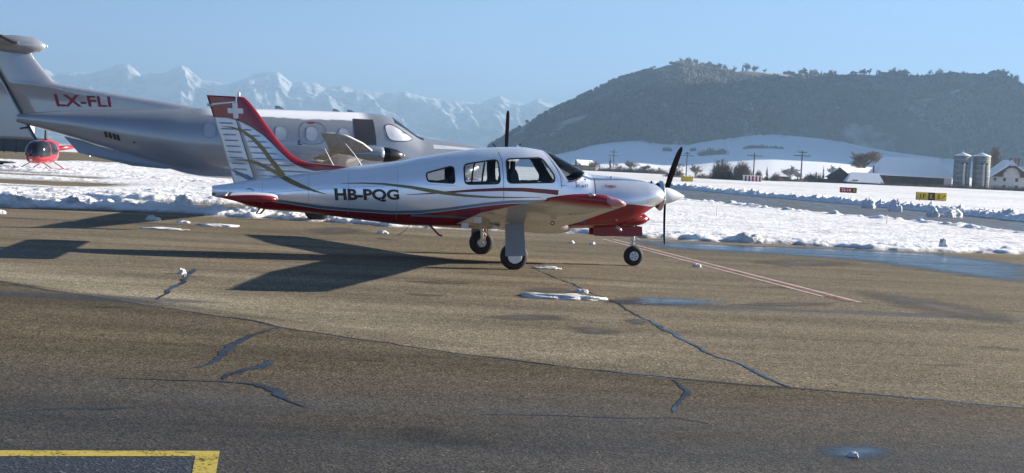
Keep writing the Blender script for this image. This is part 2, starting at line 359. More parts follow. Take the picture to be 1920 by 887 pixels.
old_edge = [(-6.679, 15.717), (-5.046, 14.446), (-3.492, 13.383), (-2.248, 12.428), (-0.971, 11.562), (0.233, 10.836), (1.317, 10.381), (2.286, 10.217), (3.171, 10.022), (4.112, 9.748)]
tag(mk('older_apron_slab', [(-60, -5, .0022), (60, -5, .0022), (60, old_edge[-1][1] - 2.2, .0022)] + [(x, y, .0022) for x, y in reversed(old_edge)] + [(-60, old_edge[0][1] + 6, .0022)], [tuple(range(len(old_edge) + 4))], ASPHO), kind='structure')
apron_edge = lin(sorted([(x, y) for x, y in [(-12.954, 32.289), (-9.882, 33.295), (-7.674, 32.776), (-2.923, 31.757), (2.022, 32.378), (3.814, 31.522), (7.205, 31.967), (9.682, 31.332), (13.082, 32.679)]] + [(-60, 33.5), (60, 32)]))
def snow_h(X, Y):
    e = apron_edge(X) + .9 * (fbm(X * .7, Y * .7, 3, 4) - .5) + .35 * (vn(X * 3, Y * 3, 5) - .5)
    d = Y - e; left = smooth01((-X - 1.0) / 4)
    lump = fbm(X * 1.7, Y * 1.7, 11, 4, .6); clod = np.clip(vn(X * 2.3, Y * 2.3, 21) - .55, 0, 1) * 2.0; clod2 = np.clip(vn(X * 4.1, Y * 4.1, 22) - .5, 0, 1) * 1.6
    clod3 = np.clip(vn(X * 8.3, Y * 8.3, 23) - .45, 0, 1) * 1.5; grit = fbm(X * 7, Y * 9, 25, 3)
    h = .03 + .05 * fbm(X * .5, Y * .9, 31, 4) + .025 * fbm(X * 2.2, Y * 5, 33, 3)
    rough = np.clip(fbm(X * .16, Y * .25, 41, 3) * 2.4 - .9, 0, 1)
    h += (.06 + .14 * left) * rough * (lump * .5 + clod * .5 + clod2 * .25) * smooth01(d / .6)
    # edge berm
    bm_ = np.exp(-((d - .75) / .55) ** 2)
    h += bm_ * (.032 + .052 * left) * (.25 + .8 * lump + 1.2 * clod + 1.0 * clod2 + .8 * clod3)
    h = h * smooth01(d / .35) - .05 * smooth01(-d / .12)
    # bare tracks ploughed through the snow on the left
    def strip(y0, w, x0, x1, wob, sl=0.0):
        c = y0 + sl * (X + 15) + wob * (fbm(X * .12, Y * 0 + y0, 51, 3) - .5) * 2
        return np.clip(1.25 - (np.abs(Y - c) / w) ** 2, 0, 1) * smooth01((X - x0) / 3) * smooth01((x1 - X) / 4)
    bare = np.maximum.reduce([strip(52.5, 4.2, -60, -14.5, 1.0), strip(37.4, 2.0, -13.0, -2, .5, .05), strip(36.0, .5, -40, -6, .4), strip(63.0, 2.4, -60, -18, 1.2), strip(42.5, .55, -40, -7, .6), strip(35.2, 1.1, 17, 60, .2, .03), strip(47.0, .7, -60, -10, .8), strip(39.6, .45, -20, -3, .5), strip(70, 1.5, -60, -22, 1.5), strip(82, 1.2, -60, -25, 2)])
    bare = np.maximum(bare, .8 * np.clip(fbm(X * .25, Y * 1.1, 77, 4) * 3.2 - 2.0, 0, 1) * left)
    h = h * (1 - bare) - .035 * bare
    # berms of loose snow thrown to the sides of those tracks
    # taxiway
    xl, xu = taxi_lo(Y), taxi_up(Y); jag = .5 * (fbm(X, Y * .5, 61, 4) - .5) * 2
    a, b = X - xl + jag, xu - X + jag * .5
    tax = smooth01(a / .5) * smooth01(b / .35)
    slush = np.clip(fbm(X * .8, Y * .3, 63, 4) * 4 - 2.5, 0, 1) * np.exp(-((a - 1.0) / 1.4) ** 2)
    h = h * (1 - tax) - .04 * tax * (1 - 1.9 * slush)
    far = smooth01((-b) / .3)
    bb = -b
    big = np.clip(vn(X * .9, Y * .9, 71) - .5, 0, 1) * 2
    h += far * np.exp(-((bb - .9) / .8) ** 2) * (.06 + .20 * lump + .18 * clod + .30 * big * clod + .16 * clod2 + .16 * clod3 + .14 * (grit - .5))
    h += smooth01(-a / .3) * np.exp(-((-a - .6) / .5) ** 2) * (.02 + .16 * clod + .08 * clod2)
    h += far * .05 * fbm(X * 1.2, Y * .8, 81, 4); h += (.02 + .05 * left * rough) * (grit - .45) * smooth01(d / .4) * (1 - bare) * (1 - tax)
    # wheel ruts between apron and taxiway
    rt = X * .06 + Y
    for k, c in enumerate((38.5, 40.3, 43.4)):
        h -= .05 * np.exp(-((rt - c + .4 * (vn(X * .2, Y * 0 + k, 91) - .5)) / .16) ** 2) * (X > -1) * (1 - tax)
    # cleared tarmac far left
    x0, y0, x1, y1 = -43.3, 107.7, -30.7, 140.2
    ft = Y - (y0 + (X - x0) * (y1 - y0) / (x1 - x0)) + 5 * (fbm(X * .1, Y * .1, 95, 3) - .5)
    h = np.where(X < -18, h * (1 - smooth01(ft / 2)) - .04 * smooth01(ft / 2), h)
    return h
na = 1150; az = np.linspace(-.54, .54, na); ys = np.concatenate([np.geomspace(30.6, 34.5, 90)[:-1], np.geomspace(34.5, 151, 520)])
YY, AA = np.meshgrid(ys, az, indexing='ij'); XX = AA * YY
ZZ = snow_h(XX, YY)
sn = tag(npmesh('snow', np.stack([XX, YY, ZZ], -1).reshape(-1, 3), gridfaces(len(ys), na), SNOW), kind='structure'); attr(sn, 'depth', ZZ.ravel())

def sheet(name, pts, z, mat, kind='structure', parent=None):
    o = mk(name, [(x, y, z) for x, y in pts], [tuple(range(len(pts)))], mat, parent)
    bm = bmesh.new(); bm.from_mesh(o.data); bmesh.ops.triangulate(bm, faces=bm.faces)
    for f in bm.faces:
        if f.normal.z < 0: f.normal_flip()
    bm.to_mesh(o.data); bm.free()
    return tag(o, kind=kind)
def ribbon(name, pts, z, mat, jit=.0, seg=.12, wander=False):
    # pts: (x, y, width); jagged ribbon on the ground
    q = []
    for i in range(len(pts) - 1):
        a, b = np.array(pts[i]), np.array(pts[i + 1]); n = max(1, int(np.hypot(*(b - a)[:2]) / seg))
        q += [a + (b - a) * k / n for k in range(n)]
    q.append(np.array(pts[-1])); v = []
    for i, a in enumerate(q):
        d = q[min(i + 1, len(q) - 1)] - q[max(i - 1, 0)]; d = d[:2] / (np.hypot(*d[:2]) + 1e-9); nrm = np.array([-d[1], d[0]])
        w = a[2] * (1 + jit * (rng.random() - .5) * 2); o = nrm * (rng.random() - .5) * jit * a[2]
        if wander: o = nrm * .16 * (fbm(a[0:1] * 1.6, a[1:2] * 1.6, 301, 4)[0] - .5) * min(1, min(i, len(q) - 1 - i) / 10); w = a[2] * (.25 + 1.5 * fbm(a[0:1] * 3.5, a[1:2] * 3.5, 305, 3)[0])
        for s in (-1, 1): p_ = a[:2] + o + nrm * s * w / 2; v.append((p_[0], p_[1], z))
    return tag(mk(name, v, [(2 * i, 2 * i + 1, 2 * i + 3, 2 * i + 2) for i in range(len(q) - 1)], mat), kind='structure')
TARW = wet_mat('ragged_crack_seal', .42, .58, (.013, .015, .020), .24, 1.25, 9.0)
def seam(pxw, z=.004, jit=.75):
    q = []
    for i in range(len(pxw) - 1):
        a, b = np.array(pxw[i]), np.array(pxw[i + 1]); n = max(1, int(np.hypot(*(b - a)[:2]) / .07)); q += [a + (b - a) * k / n for k in range(n)]
    q.append(np.array(pxw[-1])); v = []; dp = []
    for i, a in enumerate(q):
        d = q[min(i + 1, len(q) - 1)] - q[max(i - 1, 0)]; d = d[:2] / (np.hypot(*d[:2]) + 1e-9); nrm = np.array([-d[1], d[0]]); fade = min(1, min(i, len(q) - 1 - i) / 8)
        o = nrm * .20 * (fbm(a[0:1] * 1.5, a[1:2] * 1.5, 301, 4)[0] - .5) * fade; w = a[2] * (.7 + 1.5 * fbm(a[0:1] * 3, a[1:2] * 3, 305, 3)[0])
        for s, e in ((-1, .10), (0, 1.0), (1, .10)): p_ = a[:2] + o + nrm * s * w * .52; v.append((p_[0], p_[1], z)); dp.append(e * (.72 + .28 * fade))
    ob = mk('crack_seal', v, [(3 * i + c, 3 * i + c + 1, 3 * i + c + 4, 3 * i + c + 3) for i in range(len(q) - 1) for c in (0, 1)], TARW); attr(ob, 'depth', dp); return tag(ob, kind='structure')
def wpts(xy, ws): return [(x, y, w) for (x, y), w in zip(xy, ws)]
seam(wpts([(-6.367, 15.44), (-5.046, 14.446), (-3.492, 13.383), (-2.248, 12.428), (-0.971, 11.562), (0.233, 10.836), (1.317, 10.381), (2.286, 10.217), (3.171, 10.022), (4.112, 9.748)], [.035, .035, .04, .05, .04, .045, .05, .06, .05, .04]))
seam(wpts([(0.311, 21.572), (0.678, 19.419), (1.061, 17.545), (1.367, 15.874), (1.583, 14.427), (1.738, 13.466), (1.84, 12.576), (1.956, 11.803), (2.091, 11.307), (2.175, 10.757), (2.286, 10.217)], [.02, .03, .035, .03, .035, .085, .04, .045, .035, .05, .04]))
seam(wpts([(-2.225, 12.355), (-2.311, 11.707), (-2.353, 11.003), (-2.322, 10.458), (-2.338, 9.977), (-2.42, 9.77)], [.04, .075, .09, .10, .075, .03]), .005)
seam(wpts([(-1.907, 10.356), (-1.898, 9.976), (-2.014, 9.736), (-2.088, 9.518), (-2.073, 9.332)], [.08, .10, .08, .08, .05]), .005)
seam(wpts([(-2.833, 9.212), (-2.431, 9.232), (-2.061, 9.312), (-1.808, 9.223), (-1.634, 8.922), (-1.496, 8.673), (-1.316, 8.468)], [.02, .04, .04, .06, .11, .05, .02]), .006)
seam(wpts([(-3.171, 7.818), (-2.965, 7.971), (-2.771, 8.09), (-2.54, 8.111), (-2.379, 8.205)], [.05, .05, .04, .07, .02]))
seam(wpts([(-3.135, 11.94), (-3.03, 12.218), (-2.877, 12.441)], [.02, .06, .02]))
seam(wpts([(-4.443, 17.963), (-4.141, 16.085), (-3.982, 14.948), (-3.904, 14.154)], [.08, .07, .06, .03]))
seam(wpts([(1.361, 10.315), (1.361, 9.779), (1.249, 9.309), (1.186, 8.891)], [.03, .055, .06, .03]), .005)
seam(wpts([(-0.158, 8.51), (0.383, 8.603), (0.857, 8.643), (1.165, 8.716), (1.392, 8.57)], [.02, .03, .025, .03, .02]))
def blob(px, n=2):  return chaikin(px, n)
def ragged(px, amp=.12):
    q = chaikin(px, 3); out = []
    for i, (x, y) in enumerate(q):
        t = .5 * (math.sin(i * 2.1) + math.sin(i * .83 + 1)); out.append((x + amp * 1.5 * t, y + amp * .5 * t))
    return out
def pool(name, pts, mat, z=.004):
    """shallow water: outline grown inward, 'depth' runs 0 at the rim to 1 inside"""
    q = chaikin(pts, 2); N = len(q); c = np.mean(q, 0); v = []; dpt = []
    ctr = [np.array(p) for p in q]; ax = np.array(q); lo, hi = ax.min(0), ax.max(0); nx, ny = 90, 24; g = []
    X, Y = np.meshgrid(np.linspace(lo[0], hi[0], nx), np.linspace(lo[1], hi[1], ny)); ins = inpoly(X, Y, q)
    D = np.full(X.shape, 1e9)
    for i in range(N):
        a, b = ctr[i], ctr[(i + 1) % N]; ab = b - a; t = np.clip(((X - a[0]) * ab[0] + (Y - a[1]) * ab[1]) / (ab @ ab + 1e-12), 0, 1); D = np.minimum(D, np.hypot(X - a[0] - t * ab[0], (Y - a[1] - t * ab[1])))
    D = np.where(ins, D, -D); sc = max(D.max(), 1e-6); o = npmesh(name, np.stack([X, Y, X * 0 + z], -1).reshape(-1, 3), gridfaces(ny, nx), mat, None, False)
    attr(o, 'depth', (np.clip(D / sc, -1, 1) * 1.0).ravel()); return tag(o, kind='structure')
pool('puddle', [(1.92, 31.111), (3.005, 31.32), (4.485, 31.61), (5.749, 31.296), (7.996, 31.924), (9.756, 31.576), (11.049, 31.886), (11.382, 29.611), (12.302, 28.298), (9.384, 21.518), (8.476, 22.72), (7.594, 24.501), (7.045, 26.299), (5.889, 27.063), (4.317, 27.135), (2.772, 27.579)], WATER)
pool('puddle', [(0.911, 16.045), (1.614, 17.155), (2.052, 17.216), (2.627, 17.199), (3.174, 17.037), (2.321, 16.038), (1.484, 15.685)], WETM)
pool('puddle', [(1.858, 7.832), (2.047, 8.069), (2.254, 8.145), (2.445, 8.092), (2.499, 7.878), (2.276, 7.62), (2.013, 7.594)], WETM)
for pts in ([(-0.367, 13.96), (-0.019, 14.402), (0.531, 14.624), (0.848, 14.24), (0.449, 13.845), (-0.129, 13.67)], [(0.543, 13.205), (0.785, 13.602), (1.171, 13.434), (1.313, 13.144), (0.852, 12.818)], [(2.576, 16.392), (3.58, 17.282), (4.747, 17.59), (3.774, 16.528)], [(0.033, 17.424), (0.631, 17.87), (1.132, 17.505), (0.742, 16.892), (0.176, 16.908)],
            [(4.446, 25.252), (6.073, 26.873), (7.479, 26.28), (6.102, 24.265), (4.809, 23.884)], [(5.011, 19.851), (6.017, 19.338), (6.872, 17.374), (6.432, 15.256), (5.672, 16.012), (5.079, 17.465)], [(-4.867, 29.131), (-4.128, 30.857), (-2.953, 29.459), (-3.519, 27.219), (-4.278, 26.983)], [(1.178, 14.27), (1.509, 14.6), (1.707, 14.182), (1.372, 13.776)]):
    pool('damp_patch', pts, DAMPM, .003)
# wet tarmac of the taxiway
ty = np.linspace(36, 146, 60); tl, tu = taxi_lo(ty) - .6, taxi_up(ty) + .4
TAXM = NT('taxiway_tarmac'); p = TAXM.geo(); k = TAXM.noise(p, .5, 5, .6, (2.2, .35, 1)); TAXM.set('Base Color', TAXM.ramp(k, [(.35, (.045, .046, .048)), (.65, (.095, .09, .08))])).set('Roughness', TAXM.ramp(k, [(.35, .22), (.6, .65)])); TAXM = TAXM.m
tag(mk('taxiway', [(a, y, .004) for a, y in zip(tl, ty)] + [(b, y, .004) for b, y in zip(tu, ty)], [(i, i + 60, i + 61, i + 1) for i in range(59)], TAXM), kind='structure')
# apron markings
def line(name, a, b, w, mat, z=.004): return ribbon(name, [(a[0], a[1], w), (b[0], b[1], w)], z, mat, .0, .5)
la = [(2.43, 30.636), (4.867, 17.711), (4.63, 17.884), (4.774, 17.808), (2.723, 27.543), (4.718, 17.994)]
line('white_line', la[0], la[1], .075, WLINE, .005)
_d = np.array(la[1]) - np.array(la[0]); _d = _d / np.hypot(*_d); _n = np.array([-_d[1], _d[0]])
if _n[0] > 0: _n = -_n
line('red_line', tuple(np.array(la[0]) + _n * .125), tuple(np.array(la[1]) + _n * .125 - _d * .02), .16, RLINE, .005)
line('white_line', tuple(np.array(la[0]) + _n * .25), tuple(np.array(la[1]) + _n * .25 - _d * .65), .075, WLINE, .005)
pk = [(-7.268, 17.792), (-4.211, 18.096), (-0.413, 17.744), (3.228, 17.752)]
for i in range(3): line('faded_pink_line', pk[i], pk[i + 1], .045, PLINE, .005)
yl = [(-2.835, 6.86), (-1.584, 7.11), (-1.475, 6.542), (-1.593, 6.519), (-1.684, 6.958), (-2.782, 6.731)]
sheet('yellow_corner_marking', yl, .005, YLINE)
yi = [(-2.777, 6.72), (-1.686, 6.944), (-1.599, 6.518), (-2.61, 6.323)]
DAMP = flat('black_marking_field', (.022, .024, .028), .45, 0, .4, 60)
m = NT('worn_black_paint'); p = m.geo(); k = m.noise(p, 60, 4, .7); vo = m.n('TexVoronoi'); vo.inputs['Scale'].default_value = 60; m.l(p, vo.inputs['Vector'])
m.set('Base Color', m.ramp(vo.outputs['Color'], [(.2, (.014, .014, .015)), (.8, (.038, .038, .039)), (1, (.16, .16, .16))])).set('Roughness', .5); m.bump(vo.outputs['Distance'], .5, .01)
sheet('black_marking_field', yi, .004, m.m)

# snow lumps left on the apron
SNOWL = snow_mat('old_snow', .45, .8, 30, .84)
def lump(x, y, rx, ry, h, label, cat='snow', group=None, seed=0):
    bm = bmesh.new(); bmesh.ops.create_icosphere(bm, subdivisions=4, radius=1.0); r_ = np.random.default_rng(seed)
    co = np.array([v.co[:] for v in bm.verts]); k = 2.2 + max(rx, ry) * 1.5
    n = fbm(co[:, 0] * k + seed, co[:, 1] * k + co[:, 2] * 2.3, seed, 4, .6)
    out = fbm(np.arctan2(co[:, 1], co[:, 0]) * 1.6 + 9, co[:, 2] * 0 + seed, seed + 5, 3)
    for v, a, b in zip(bm.verts, n, out):
        s = .55 + .8 * b
        zz = max(v.co.z, -.05); zz = math.copysign(abs(zz) ** .8, zz); v.co = (v.co.x * rx * s * (.75 + .6 * a), v.co.y * ry * s * (.75 + .6 * a), zz * h * (.40 + 1.1 * a))
    me = bpy.data.meshes.new('snow_lump'); bm.to_mesh(me); bm.free(); me.materials.append(SNOWL)
    me.polygons.foreach_set('use_smooth', [True] * len(me.polygons))
    o = link(bpy.data.objects.new('snow_lump', me)); o.location = (x, y, .004); return tag(o, label, cat, group)
LG = 'leftover snow on the apron'
for (xy, rx, ry, h, lab, sd) in [
    ([(0.667, 16.385)][0], .54, .24, .055, 'largest flat patch of leftover snow in front of the near main wheel', 1),
    ([(0.971, 17.21)][0], .09, .06, .05, 'small white snow bit just behind the largest snow patch', 2),
    ([(0.603, 20.967)][0], .26, .09, .04, 'thin strip of snow on asphalt between near main wheel and nose wheel', 3),
    ([(3.352, 22.905)][0], .07, .05, .06, 'small snow lump beside the red and white double line', 4),
    ([(-4.415, 17.19)][0], .050, .045, .07, 'round snow ball at the end of a short tar seam on the left', 5),
    ([(2.15, 7.748)][0], .036, .020, .03, 'small white ice piece in the little puddle nearest the camera', 6),
    ([(-7.235, 26.459)][0], .50, .16, .035, 'long thin snow streak on asphalt left of the airplane tail', 7),
    ([(-6.595, 28.453)][0], .42, .22, .05, 'broad thin snow patch on asphalt under the airplane tail', 8),
    ([(-8.327, 29.574)][0], .16, .08, .10, 'snow lump beside the tip of the large shadow on the left', 9),
    ([(-7.495, 29.082)][0], .14, .08, .05, 'small snow bit between the streak and the broad patch', 10),
    ([(-11.717, 29.276)][0], .12, .08, .09, 'snow lump at the left edge of the picture on bare asphalt', 11),
    ([(-2.889, 28.606)][0], .12, .07, .06, 'snow lump on asphalt below the registration letters', 12),
    ([(1.331, 28.345)][0], .06, .05, .05, 'left one of two tiny snow crumbs behind the nose wheel doors', 13),
    ([(1.778, 28.303)][0], .06, .05, .05, 'right one of two tiny snow crumbs behind the nose wheel doors', 14)]:
    lump(xy[0], xy[1], rx, ry, h, lab, 'snow', LG, sd)
CG = 'large snow clods on the taxiway berm'
for (xy, rx, h, lab, sd) in [
    ([(21.92, 75.842)][0], .42, .62, 'tall snow clod on the taxiway berm below the red sign', 21),
    ([(21.917, 70.135)][0], .34, .66, 'pointed snow clod on the taxiway berm just left of the yellow sign', 22),
    ([(21.828, 63.233)][0], .35, .42, 'snow clod on the taxiway berm just right of the yellow sign', 23),
    ([(22.895, 63.785)][0], .62, .42, 'wide snow heap on the taxiway berm below the silos', 24),
    ([(11.011, 32.647)][0], .12, .28, 'small upright snow block on the flat snow beside the long puddle', 25),
    ([(6.007, 32.135)][0], .38, .22, 'low snow heap at the puddle edge right of the propeller', 26),
    ([(-12.781, 32.534)][0], .48, .30, 'big rounded snow heap at the left edge of the picture', 27),
    ([(-9.126, 35.476)][0], .30, .36, 'rounded snow ball in the shade under the grey airplane tail', 28),
    ([(-11.518, 33.48)][0], .18, .30, 'small upright snow ball on the berm left of the shadow', 29)]:
    lump(xy[0], xy[1] + (3.4 if sd < 25 else 0), rx, rx * .8, h, lab, 'snow', CG, sd)

# ------------------------------------------------------------------ hill and alps
hill_r = lin([(-0.053, 28.0018), (-0.0366, 45.0886), (-0.0162, 70.7371), (0.0042, 102.9773), (0.0245, 135.1807), (0.0366, 155.5414), (0.0487, 175.8874), (0.0609, 197.5372), (0.077, 223.7435), (0.0933, 242.0285), (0.1056, 254.4188), (0.1137, 263.5528), (0.1343, 269.2843), (0.1469, 260.623), (0.1636, 253.8954), (0.176, 258.3881), (0.1926, 255.6073), (0.2092, 255.4578), (0.2258, 256.6239), (0.2423, 257.7901), (0.2587, 265.5331), (0.2754, 264.0683), (0.2919, 266.5493), (0.3085, 266.3999), (0.325, 268.8807), (0.3415, 271.3613), (0.3539, 273.2216), (0.3621, 278.4059), (0.3703, 284.9036), (0.3788, 272.9974), (0.3913, 252.4351), (0.4088, 226.0183)] + [(.425, 195), (.47, 520), (.52, 860), (.70, 950), (.9, 900), (1.2, 700)])  # appended heights: unseen ridge right of frame, raised to shadow the snow slope
hill_b = lin([(-0.0527, 7.976), (-0.0028, 10.8433), (0.0179, 15.5417), (0.0385, 27.7826), (0.0569, 42.9934), (0.0755, 51.7371), (0.0962, 57.5033), (0.1129, 50.9237), (0.1337, 51.309), (0.1501, 63.0235), (0.1707, 72.0132), (0.1872, 79.4174), (0.1996, 82.0132), (0.2204, 80.248), (0.2371, 77.9758), (0.2538, 73.5528), (0.2707, 65.9022), (0.2874, 59.325), (0.3042, 54.8985), (0.346, 47.0581), (0.3957, 41.2569)] + [(.45, 35), (.6, 30), (1.2, 30)])
def hill_yb(a): return 2600 - 500 * smooth01((a - .22) / .35) - 0 * smooth01((a - .42) / .1)
def hill_yr(a): return 3200 - 420 * smooth01((a - .25) / .3) - 110 * smooth01((a - .42) / .1)
def hill_z(a, Y):
    yb, yr = hill_yb(a), hill_yr(a); y0 = 1350.0
    zb = hill_b(a) * yb / 2600; zr = hill_r(a) * yr / 3200
    t = np.clip((Y - y0) / (yb - y0), 0, 1); s = np.clip((Y - yb) / (yr - yb), 0, 1); q = np.clip((Y - yr) / 900, 0, 1)
    X = a * Y
    low = -7 + (zb + 7) * (t ** 1.35) + 7 * np.sin(t * 9 + a * 14) * t * (1 - t) * 2
    rg = ridged(X / 420, Y / 900, 5, 4) - .55
    up = zb + (zr - zb) * (s ** .82) + 90 * rg * np.sin(np.pi * s) ** .8
    back = zr * (1 - q * np.where(a > .43, .2, .8))  # unseen part right of frame stays high to shade the hill face
    return np.where(Y < yb, low, np.where(Y < yr, up, back)) * np.where(a < .02, smooth01((a + .09) / .11), 1)
ah = np.concatenate([np.linspace(-.09, .45, 420), np.linspace(.46, 1.2, 60)]); yv = np.concatenate([np.linspace(0, 1, 40), np.linspace(1.02, 2, 80), np.linspace(2.1, 3, 10)])
TT, AA = np.meshgrid(yv, ah, indexing='ij'); yb, yr = hill_yb(AA), hill_yr(AA)
YY = np.where(TT <= 1, 1350 + (yb - 1350) * TT, np.where(TT <= 2, yb + (yr - yb) * (TT - 1), yr + 900 * (TT - 2)))
ZZ = hill_z(AA, YY)
m = NT('hill_ground'); p = m.geo(); f = m.at('wood')
lit = m.noise(p, .02, 5, .65, (1, 1, .35)); cliff = m.ramp(m.noise(p, .0065, 5, .62, (1.6, 1.0, .55)), [(.50, 0.0), (.62, .85)])
wood = m.mix(cliff, m.ramp(lit, [(.3, (.05, .042, .036)), (.7, (.10, .085, .075))]), (.42, .40, .36))
m.set('Base Color', m.mix(m.ramp(f, [(.45, 0.0), (.55, 1.0)]), (.84, .85, .88), wood)).set('Roughness', .9); HILLM = m.m
ho = npmesh('hill', np.stack([AA * YY, YY, ZZ], -1).reshape(-1, 3), gridfaces(len(yv), len(ah)), HILLM); tag(ho, kind='structure')
wd = ((TT > 1.0) & (TT < 2.0)).astype(float); wd = np.where((TT > 1.97) & (AA > .30) & (AA < .365), 0.0, wd)
attr(ho, 'wood', wd.ravel())

# woods on the hill: one mass of crowns, joined
def crowns(N, sel):
    a = rng.uniform(-.05, .43, N); s = rng.uniform(.004, 1.0, N); Y = hill_yb(a) + (hill_yr(a) - hill_yb(a)) * s; X = a * Y
    k = sel(a, s, X, Y); a, s, X, Y = a[k], s[k], X[k], Y[k]; Z = hill_z(a, Y)
    n = len(a); con = rng.random(n) < np.clip(fbm(X / 170, Y / 170, 141, 3) * 2.0 - .95, .02, .35); hgt = np.where(con, rng.uniform(8, 13, n), rng.uniform(6, 10, n)); wdt = np.where(con, rng.uniform(2.0, 3.0, n), rng.uniform(3.0, 5.4, n))
    K_ = 6; V = []; th = np.linspace(0, 2 * np.pi, K_, endpoint=False)[None, :] + rng.uniform(0, 6, n)[:, None]
    def ring(fr, wz): r_ = wdt[:, None] * fr * rng.uniform(.65, 1.25, (n, K_)); return np.stack([X[:, None] + r_ * np.cos(th), Y[:, None] + r_ * np.sin(th), (Z - 2)[:, None] + (hgt[:, None] + 2) * wz * rng.uniform(.93, 1.07, (n, K_))], -1)
    r1 = ring(np.where(con, 1.0, .75)[:, None], np.where(con, .2, .3)[:, None]); r2 = ring(np.where(con, .55, .95)[:, None], np.where(con, .6, .72)[:, None])
    top = np.stack([X + rng.normal(0, .4, n), Y, Z + hgt], -1)[:, None, :]
    V = np.concatenate([r1, r2, top], 1); b = (np.arange(n) * (2 * K_ + 1))[:, None]
    F = []
    for i in range(K_):
        j = (i + 1) % K_; F += [np.stack([b[:, 0] + i, b[:, 0] + j, b[:, 0] + K_ + j], -1), np.stack([b[:, 0] + i, b[:, 0] + K_ + j, b[:, 0] + K_ + i], -1), np.stack([b[:, 0] + K_ + i, b[:, 0] + K_ + j, b[:, 0] + 2 * K_], -1)]
    hue = np.repeat(np.where(con, rng.uniform(0, .25, n), rng.uniform(.45, 1, n)), 2 * K_ + 1)
    return V.reshape(-1, 3), np.concatenate(F), hue
def sel(a, s, X, Y):
    c = fbm(X / 150, Y / 260, 131, 4); c2 = fbm(X / 45, Y / 500, 133, 3)
    return (c + .5 * c2 < .88) & ~((s > .955) & (a > .30) & (a < .365))
Vc, Fc, hue = crowns(17000, sel)
m = NT('winter_woods'); h = m.at('hue'); n = m.noise(m.geo(), .25, 3); bn = m.noise(m.geo(), .009, 5, .6, (1.5, 1.0, .45))
m.set('Base Color', m.mix(.9, m.mix(.3, m.ramp(h, [(0, (.044, .048, .044)), (.3, (.052, .055, .049)), (.45, (.080, .069, .064)), (1, (.125, .100, .092))]), m.ramp(n, [(.3, .5), (.7, 1.5)]), 'MULTIPLY'), m.ramp(bn, [(.30, .45), (.5, .95), (.68, 1.75)]), 'MULTIPLY')).set('Roughness', .95); WOODS = m.m
wo = npmesh('woodland', Vc, Fc, WOODS, smooth=True); attr(wo, 'hue', hue)
tag(wo, 'leafless winter wood with dark conifers covering the steep hill', 'woodland', kind='stuff')

# alps: profile literals are (X/Y, z) seen at 14.5 km
alp_r = lin([(-0.7774, 420.7294), (-0.6113, 713.3805), (-0.4867, 678.3652), (-0.4037, 734.7918), (-0.3789, 799.55), (-0.3686, 830.5075), (-0.3623, 774.9551), (-0.3457, 810.1472), (-0.3332, 800.6707), (-0.3188, 858.3508), (-0.3119, 916.9075), (-0.3044, 927.9498), (-0.2993, 871.5946), (-0.2938, 803.5407), (-0.2856, 845.0408), (-0.2744, 846.674), (-0.2671, 917.4639), (-0.2626, 938.4787), (-0.2566, 894.6398), (-0.2468, 781.593), (-0.2377, 769.8584), (-0.2252, 748.4182), (-0.217, 801.893), (-0.2056, 875.5253), (-0.1944, 913.0009), (-0.1874, 911.8164), (-0.1763, 793.6523), (-0.1693, 816.3789), (-0.1589, 811.4711), (-0.1505, 757.3206), (-0.1381, 795.6766), (-0.1297, 765.4411), (-0.1172, 749.9808), (-0.1047, 728.5372), (-0.0882, 757.762), (-0.0714, 703.2488), (-0.0506, 693.4243), (-0.0297, 665.6468), (-0.0216, 725.1382), (-0.0143, 766.0998), (-0.0071, 717.0659), (0.0, 703.9147), (0.0055, 671.682), (0.0116, 723.7786), (0.0156, 756.5044), (0.0241, 714.2956), (0.0366, 698.8292), (0.074, 700.2907), (0.1778, 710.9979), (0.3845, 911.7258), (0.6731, 1227.9698)])
aa = np.linspace(-.62, .62, 1100); ss = np.concatenate([np.linspace(-.25, 0, 6)[:-1], np.linspace(0, .3, 70), np.linspace(.32, 1.0, 60)])
S, AA = np.meshgrid(ss, aa, indexing='ij'); YY = 14500 - 1500 * S; X = AA * YY; zr = alp_r(AA) + 9 * (fbm(AA * 900, S * 0, 200, 3) - .5)
sp_ = np.clip(S, 0, 1)
ZZ = zr * np.where(S < 0, 1 + S * 2.0, (1 - sp_) ** 1.15) + np.where(S > 0, 1, 0) * 420 * (ridged(X / 520 + YY / 1500, YY / 700, 210, 7) - .62) * np.minimum(sp_ * 5, 1) * (1 - sp_)
m = NT('alpine_snow_rock'); p = m.geo(); g = m.n('NewGeometry'); sepn = m.n('SeparateXYZ'); m.l(g.outputs['Normal'], sepn.inputs[0])
k = m.noise(p, .006, 6, .65, (1, 1, .6)); st = m.math('ADD', m.math('MULTIPLY', k, .9), m.math('MULTIPLY', sepn.outputs[2], .35))
zz = m.n('SeparateXYZ'); m.l(p, zz.inputs[0]); st = m.math('ADD', st, m.math('MULTIPLY', zz.outputs[2], .00022))
m.set('Base Color', m.ramp(st, [(.74, (.09, .095, .11)), (.92, (.80, .82, .86))])).set('Roughness', .85)
tag(npmesh('alps', np.stack([X, YY, ZZ], -1).reshape(-1, 3), gridfaces(len(ss), len(aa)), m.m), kind='structure')

# haze: even air from the camera to beyond the alps
m = NT('haze_air'); m.t.nodes.remove(m.b); v = m.n('VolumePrincipled'); v.inputs['Color'].default_value = (.315, .505, .735, 1); v.inputs['Density'].default_value = 1.5e-4; v.inputs['Anisotropy'].default_value = .25
m.l(v.outputs[0], m.out.inputs['Volume'])
hz = MB().box(-52000, 52000, -400, 17600, -14, 985).build('haze', m.m); tag(hz, 'pale blue winter haze filling the whole valley', 'haze', kind='stuff')
